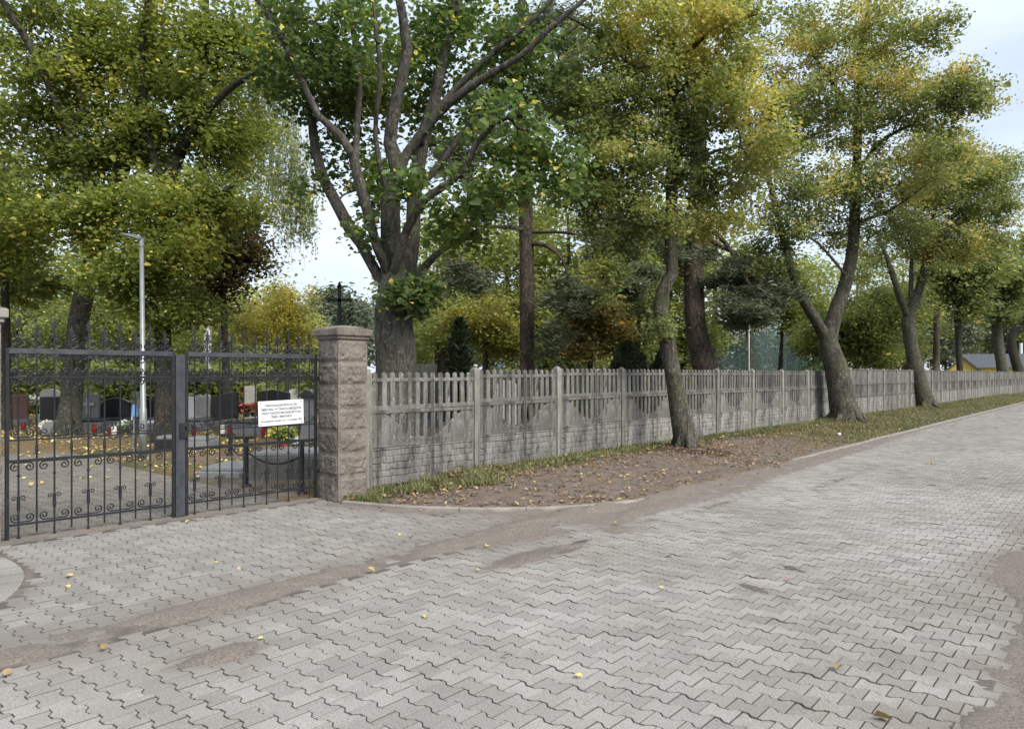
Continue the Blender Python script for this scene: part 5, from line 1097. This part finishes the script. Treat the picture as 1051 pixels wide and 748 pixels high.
b = MB(); b.prism([(-W_ / 2 - .3, 1.9), (0, 3.42), (0, 3.62), (-W_ / 2 - .3, 2.1)], .3, -6.2); b.prism([(0, 3.42), (W_ / 2 + .3, 1.9), (W_ / 2 + .3, 2.1), (0, 3.62)], .3, -6.2)
b.add([(0.2, 1.2, 2.4), (6.9, 1.2, 2.4), (6.9, 3.5, 3.9), (-.2, 3.5, 3.9), (.2, 6, 2.4), (6.9, 6, 2.4)], [(0, 1, 2, 3), (3, 2, 5, 4)]); b.build('roof', MAT['roof'], hs)
for wx in (0, 2.6, 4.2, 5.6):
    b = MB(); b.box((wx, -.03 if wx == 0 else 1.48, 1.5), (.8, .06, .8)); o = b.build('window', MAT['palewhite'], hs)
    b2 = MB(); b2.box((wx, -.05 if wx == 0 else 1.45, 1.5), (.66, .06, .66)); b2.build('pane', MAT['pane'], o)
def white_post(px, Yp, top, w_, label, name='lamp_post'):
    k = Yp / F; X = (px - CX) * k; z = GZ(X, Yp); root = empty(name, (X, Yp, z), label, 'post', 'white posts beyond the fence'); h = 1.55 + (384 - top) * k - z
    b = MB(); b.tube([(0, 0, 0), (0, 0, h)], [w_, w_ * .8], 8); b.build('pole', MAT['palewhite'], root)
    return root, h
r1, h = white_post(768.5, 44, 333, .065, 'white lamp post with a short curved arm in front of the teal net')
b = MB(); b.tube([(0, 0, h), (.05, 0, h + .15), (.14, 0, h + .16), (.2, 0, h + .06)], .03, 8); b.build('arm', MAT['palewhite'], r1)
b = MB(); b.lathe([(.05, 0), (.13, -.06), (.10, -.16), (.02, -.2)], (.2, 0, h + .06), 12); b.build('lamp_head', MAT['palewhite'], r1)
white_post(832, 48, 362, .12, 'stubby white post behind the fence left of the second roadside trunk', 'post')
white_post(1048, 80, 352, .18, 'tall white post at the right edge beyond the fence', 'post')
# teal ball net on poles
m, t, pbs, o_ = newmat('teal_net'); tp = t.nodes.new('ShaderNodeBsdfTransparent'); mx = t.nodes.new('ShaderNodeMixShader'); mx.inputs[0].default_value = .5
pbs.inputs['Base Color'].default_value = (.07, .12, .115, 1); pbs.inputs['Roughness'].default_value = .9
t.links.new(tp.outputs[0], mx.inputs[1]); t.links.new(pbs.outputs[0], mx.inputs[2]); t.links.new(mx.outputs[0], o_.inputs[0])
net = empty('ball_net', PT(770, 384, 54) * V3(1, 1, 0), 'tall teal safety net on slim poles behind the fence', 'net', None); inv = Matrix.Translation(net.location).inverted()
xa, xb = (715 - CX) / F * 54, (862 - CX) / F * 54; ztop = 1.55 + (384 - 332) * 54 / F
b = MB(); nx = 60; q = np.linspace(xa, xb, nx); z = np.linspace(.3, ztop, 8); XX_, ZZ_ = np.meshgrid(q, z); b.add(np.stack([XX_, 54 + .12 * np.sin(XX_ * 1.7) * (1 - (ZZ_ / ztop) ** 2), ZZ_ - .10 * np.abs(np.sin(XX_ * .8)) * (ZZ_ / ztop)], -1), grid(q, z))
o = b.build('mesh', m, net, smooth=True); o.matrix_parent_inverse = inv
for px in (750, 759, 782, 787, 806, 830, 720):
    b = MB(); x = (px - CX) / F * 54.2; b.tube([(x, 54.2, .2), (x, 54.2, ztop + .1)], .045, 6); o = b.build('pole', MAT['galv'], net); o.matrix_parent_inverse = inv
b = MB(); xw = (708 - CX) / F * 50; b.box((xw, 50, .95), (3.4, .8, 1.9)); b.box((xw, 50, 1.95), (3.6, .95, .10))
o = b.build('garden_wall', MAT['yellow_wall'], bevel=.02); tag(o, 'low yellow rendered wall with pale top left of the dark leaning pine foot', 'wall')

# ------------------------------------------------------------ grass, fallen leaves, litter
r = np.random.default_rng(5)
n = 150000; s = r.uniform(-8.2, 48, n) ; s = -8.2 + 56 * r.uniform(0, 1, n) ** 1.7; t = r.uniform(-3.3, -.1, n)
x = O[0] + dR[0] * s + nR[0] * t; y = O[1] + dR[1] * s + nR[1] * t
P = np.stack([x, y, 0 * x], -1); fd = (x - F0[0]) * nF[0] + (y - F0[1]) * nF[1]; nz = fbm(P, 1.1, 11)
den = np.clip(sstep(.95 - fd + 1.2 * (nz - .5), 0, .6) + sstep(s + 4 * (nz - .5), 1.5, 7) * .5, 0, 1) * sstep(fbm(P, 4, 71, 2), .35, .6)
k = (fd > -.25) & (fd < 3.5) & inside(RAISED, x, y) & (r.uniform(0, 1, n) < den) & (pdist(KERB, x, y) > .12)
x, y = x[k], y[k]; n = len(x); z = ground_z(x, y); h = r.uniform(.03, .10, n) * (.6 + .9 * fbm(np.stack([x, y, 0 * x], -1), 3, 9, 2)); a = r.uniform(0, 6.28, n); wd = r.uniform(.004, .009, n)
ln = r.normal(0, .45, (n, 2)) * h[:, None]; ca, sa_ = np.cos(a) * wd, np.sin(a) * wd
V = np.stack([np.stack([x - ca, y - sa_, z - .01], -1), np.stack([x + ca, y + sa_, z - .01], -1), np.stack([x + ln[:, 0] * .4 + ca * .7, y + ln[:, 1] * .4 + sa_ * .7, z + h * .6], -1), np.stack([x + ln[:, 0] * .4 - ca * .7, y + ln[:, 1] * .4 - sa_ * .7, z + h * .6], -1), np.stack([x + ln[:, 0], y + ln[:, 1], z + h], -1)], 1)
b = MB(); o_ = (np.arange(n) * 5)[:, None]; b.add(V.reshape(-1, 3), o_ + np.array([0, 1, 2, 3])); b.f.append(o_ + np.array([3, 2, 4]))
b.attr['tone'] = np.repeat(np.clip(fbm(np.stack([x, y, 0 * x], -1), 1.5, 19, 3) * .8 + r.normal(0, .15, n), 0, 1), 5)
tag(b.build('verge_grass', MAT['grass']), 'short patchy grass growing along the foot of the fence', 'grass', kind='stuff')
# weeds near the pillar
def scatter(name, mat_, label, x, y, size, seed, zoff=.008, zf=None):
    r = np.random.default_rng(seed); n = len(x); z = (zf(x, y) if zf else ground_z(x, y)) + zoff + r.uniform(0, .02, n); b = MB()
    leaves(b, np.stack([x, y, z], -1), size, r, .8, 2.4, 0, fold=.22, sv=.25); tag(b.build(name, MAT[mat_]), label, 'leaves', kind='stuff')
n = 60000; s = -8.5 + 50 * r.uniform(0, 1, n) ** 1.5; t = r.uniform(-3.2, .35, n); x = O[0] + dR[0] * s + nR[0] * t; y = O[1] + dR[1] * s + nR[1] * t
P = np.stack([x, y, 0 * x], -1); tb = TREE_BASE['verge1']; d1 = np.hypot(x - tb[0] - .3, y - tb[1] + .3); tb2 = TREE_BASE['verge2']; d2 = np.hypot(x - tb2[0] + .5, y - tb2[1] + .8)
den = .06 + .2 * sstep(fbm(P, 1.3, 88, 3), .42, .7) + .55 * np.exp(-(d1 / .8) ** 2) + .35 * np.exp(-(d2 / 2.2) ** 2) + .2 * np.exp(-((t + 2.1) / .4) ** 2)
den *= np.where(t > 0, .14, 1) * np.where(t > -.25, .8, 1)
k = (inside(RAISED, x, y) | ((t > -.0) & (s > -4))) & (r.uniform(0, 1, n) < den) & ((x - F0[0]) * nF[0] + (y - F0[1]) * nF[1] > .05)
scatter('fallen_leaves', 'fallen', 'brown and yellow fallen leaves scattered over the verge', x[k], y[k], .045, 61, zf=lambda a, c: np.maximum(ground_z(a, c), 0))
n = 26000; uu = r.uniform(-7, 16, n); vv = r.uniform(2.5, 22, n); x = GL[0] + dG[0] * uu + pG[0] * vv; y = GL[1] + dG[1] * uu + pG[1] * vv; P = np.stack([x, y, 0 * x], -1)
drv = inside(DRIVE, x, y); den = np.where(drv, .05 + .1 * sstep(vv, 5, 8), .15 + .75 * sstep(fbm(P, .6, 44, 3), .42, .6)); k = (r.uniform(0, 1, n) < den) & ((x - F0[0]) * nF[0] + (y - F0[1]) * nF[1] < -.1)
scatter('fallen_leaves', 'fallen_yellow', 'yellow fallen leaves strewn over the cemetery ground behind the gate', x[k], y[k], .065, 62, zf=lambda a, c: np.maximum(ground_z(a, c), 0))
n = 2600; s = r.uniform(-14, 2, n); t = r.uniform(-7, 4.2, n); x = O[0] + dR[0] * s + nR[0] * t; y = O[1] + dR[1] * s + nR[1] * t; kd = pdist(KERB, x, y)
den = .016 + .75 * np.exp(-(kd / .22) ** 2) * (s > -12) + .03 * np.exp(-((t + .1) / .25) ** 2); k = ~inside(RAISED, x, y) & (r.uniform(0, 1, n) < den)
scatter('fallen_leaves', 'fallen', 'few scattered dry leaves lying on the grey pavers', x[k], y[k], .04, 63, zf=lambda a, c: 0 * a + .002)
yl = [(180, 539), (190, 536), (204, 530), (68, 600), (107, 668), (222, 577), (245, 586), (385, 587), (410, 547), (415, 555), (325, 545), (635, 538), (590, 693), (436, 633), (862, 684), (896, 735), (680, 604), (500, 560), (700, 530), (270, 655), (75, 591)]
q = np.array([at(a + .01, c, .01) for a, c in yl])
scatter('fallen_leaves', 'fallen_yellow', 'single large yellow leaves dotted over the apron pavers', q[:, 0], q[:, 1], .045, 64, zoff=.004, zf=lambda a, c: 0 * a)
b = MB(); b.lathe([(.001, -.06), (.05, -.04), (.07, 0), (.05, .05), (.001, .07)], (0, 0, .04), 10); k = fbm(b.v[0], 14, 6)[:, None]; b.v[0] = b.v[0] * (.6 + .8 * k)
p = place(861, 444); o = b.build('litter_scrap', MAT['plastic'], smooth=True, loc=p + V3(0, 0, .01)); o.scale = (.7, .7, .5); tag(o, 'crumpled white litter lying on the verge near the second roadside trunk', 'litter')
n = 160; s = r.uniform(-7.5, 6, n); t = r.uniform(-2.6, .1, n); b = MB()
for i in range(n):
    q = ST(s[i], t[i]); a = r.uniform(0, 6.28); l = r.uniform(.04, .17)
    if inside(RAISED, q[:1], q[1:])[0]: zq = GZ(*q) + .008; b.tube([V3(*q, zq), V3(*q, zq + .006) + V3(math.cos(a), math.sin(a), 0) * l * .5 + r.normal(0, .008, 3) * V3(1, 1, .3), V3(*q, zq) + V3(math.cos(a), math.sin(a), 0) * l], r.uniform(.0025, .006), 4)
tag(b.build('twigs', MAT['bark_dark']), 'small broken twigs lying about the bare earth verge', 'twigs', kind='stuff')
# root soil and sprouts at the foot of the bent maple
tb = TREE_BASE['verge1']; b = MB(); n = 700; a = r.uniform(0, 6.28, n); d = .3 + .45 * r.uniform(0, 1, n) ** 1.3; x = tb[0] + .12 + d * np.cos(a); y = tb[1] - .1 + d * np.sin(a) * .8
for i in range(n): s_ = r.uniform(.01, .035); b.box((x[i], y[i], GZ(x[i], y[i]) + s_ * .2), (s_ * 2, s_ * 1.4, s_), rotz(a[i] * 3), .6)
tag(b.build('root_soil', MAT['soil']), 'dark crumbly soil heaped round the bent maple foot', 'soil', kind='stuff')
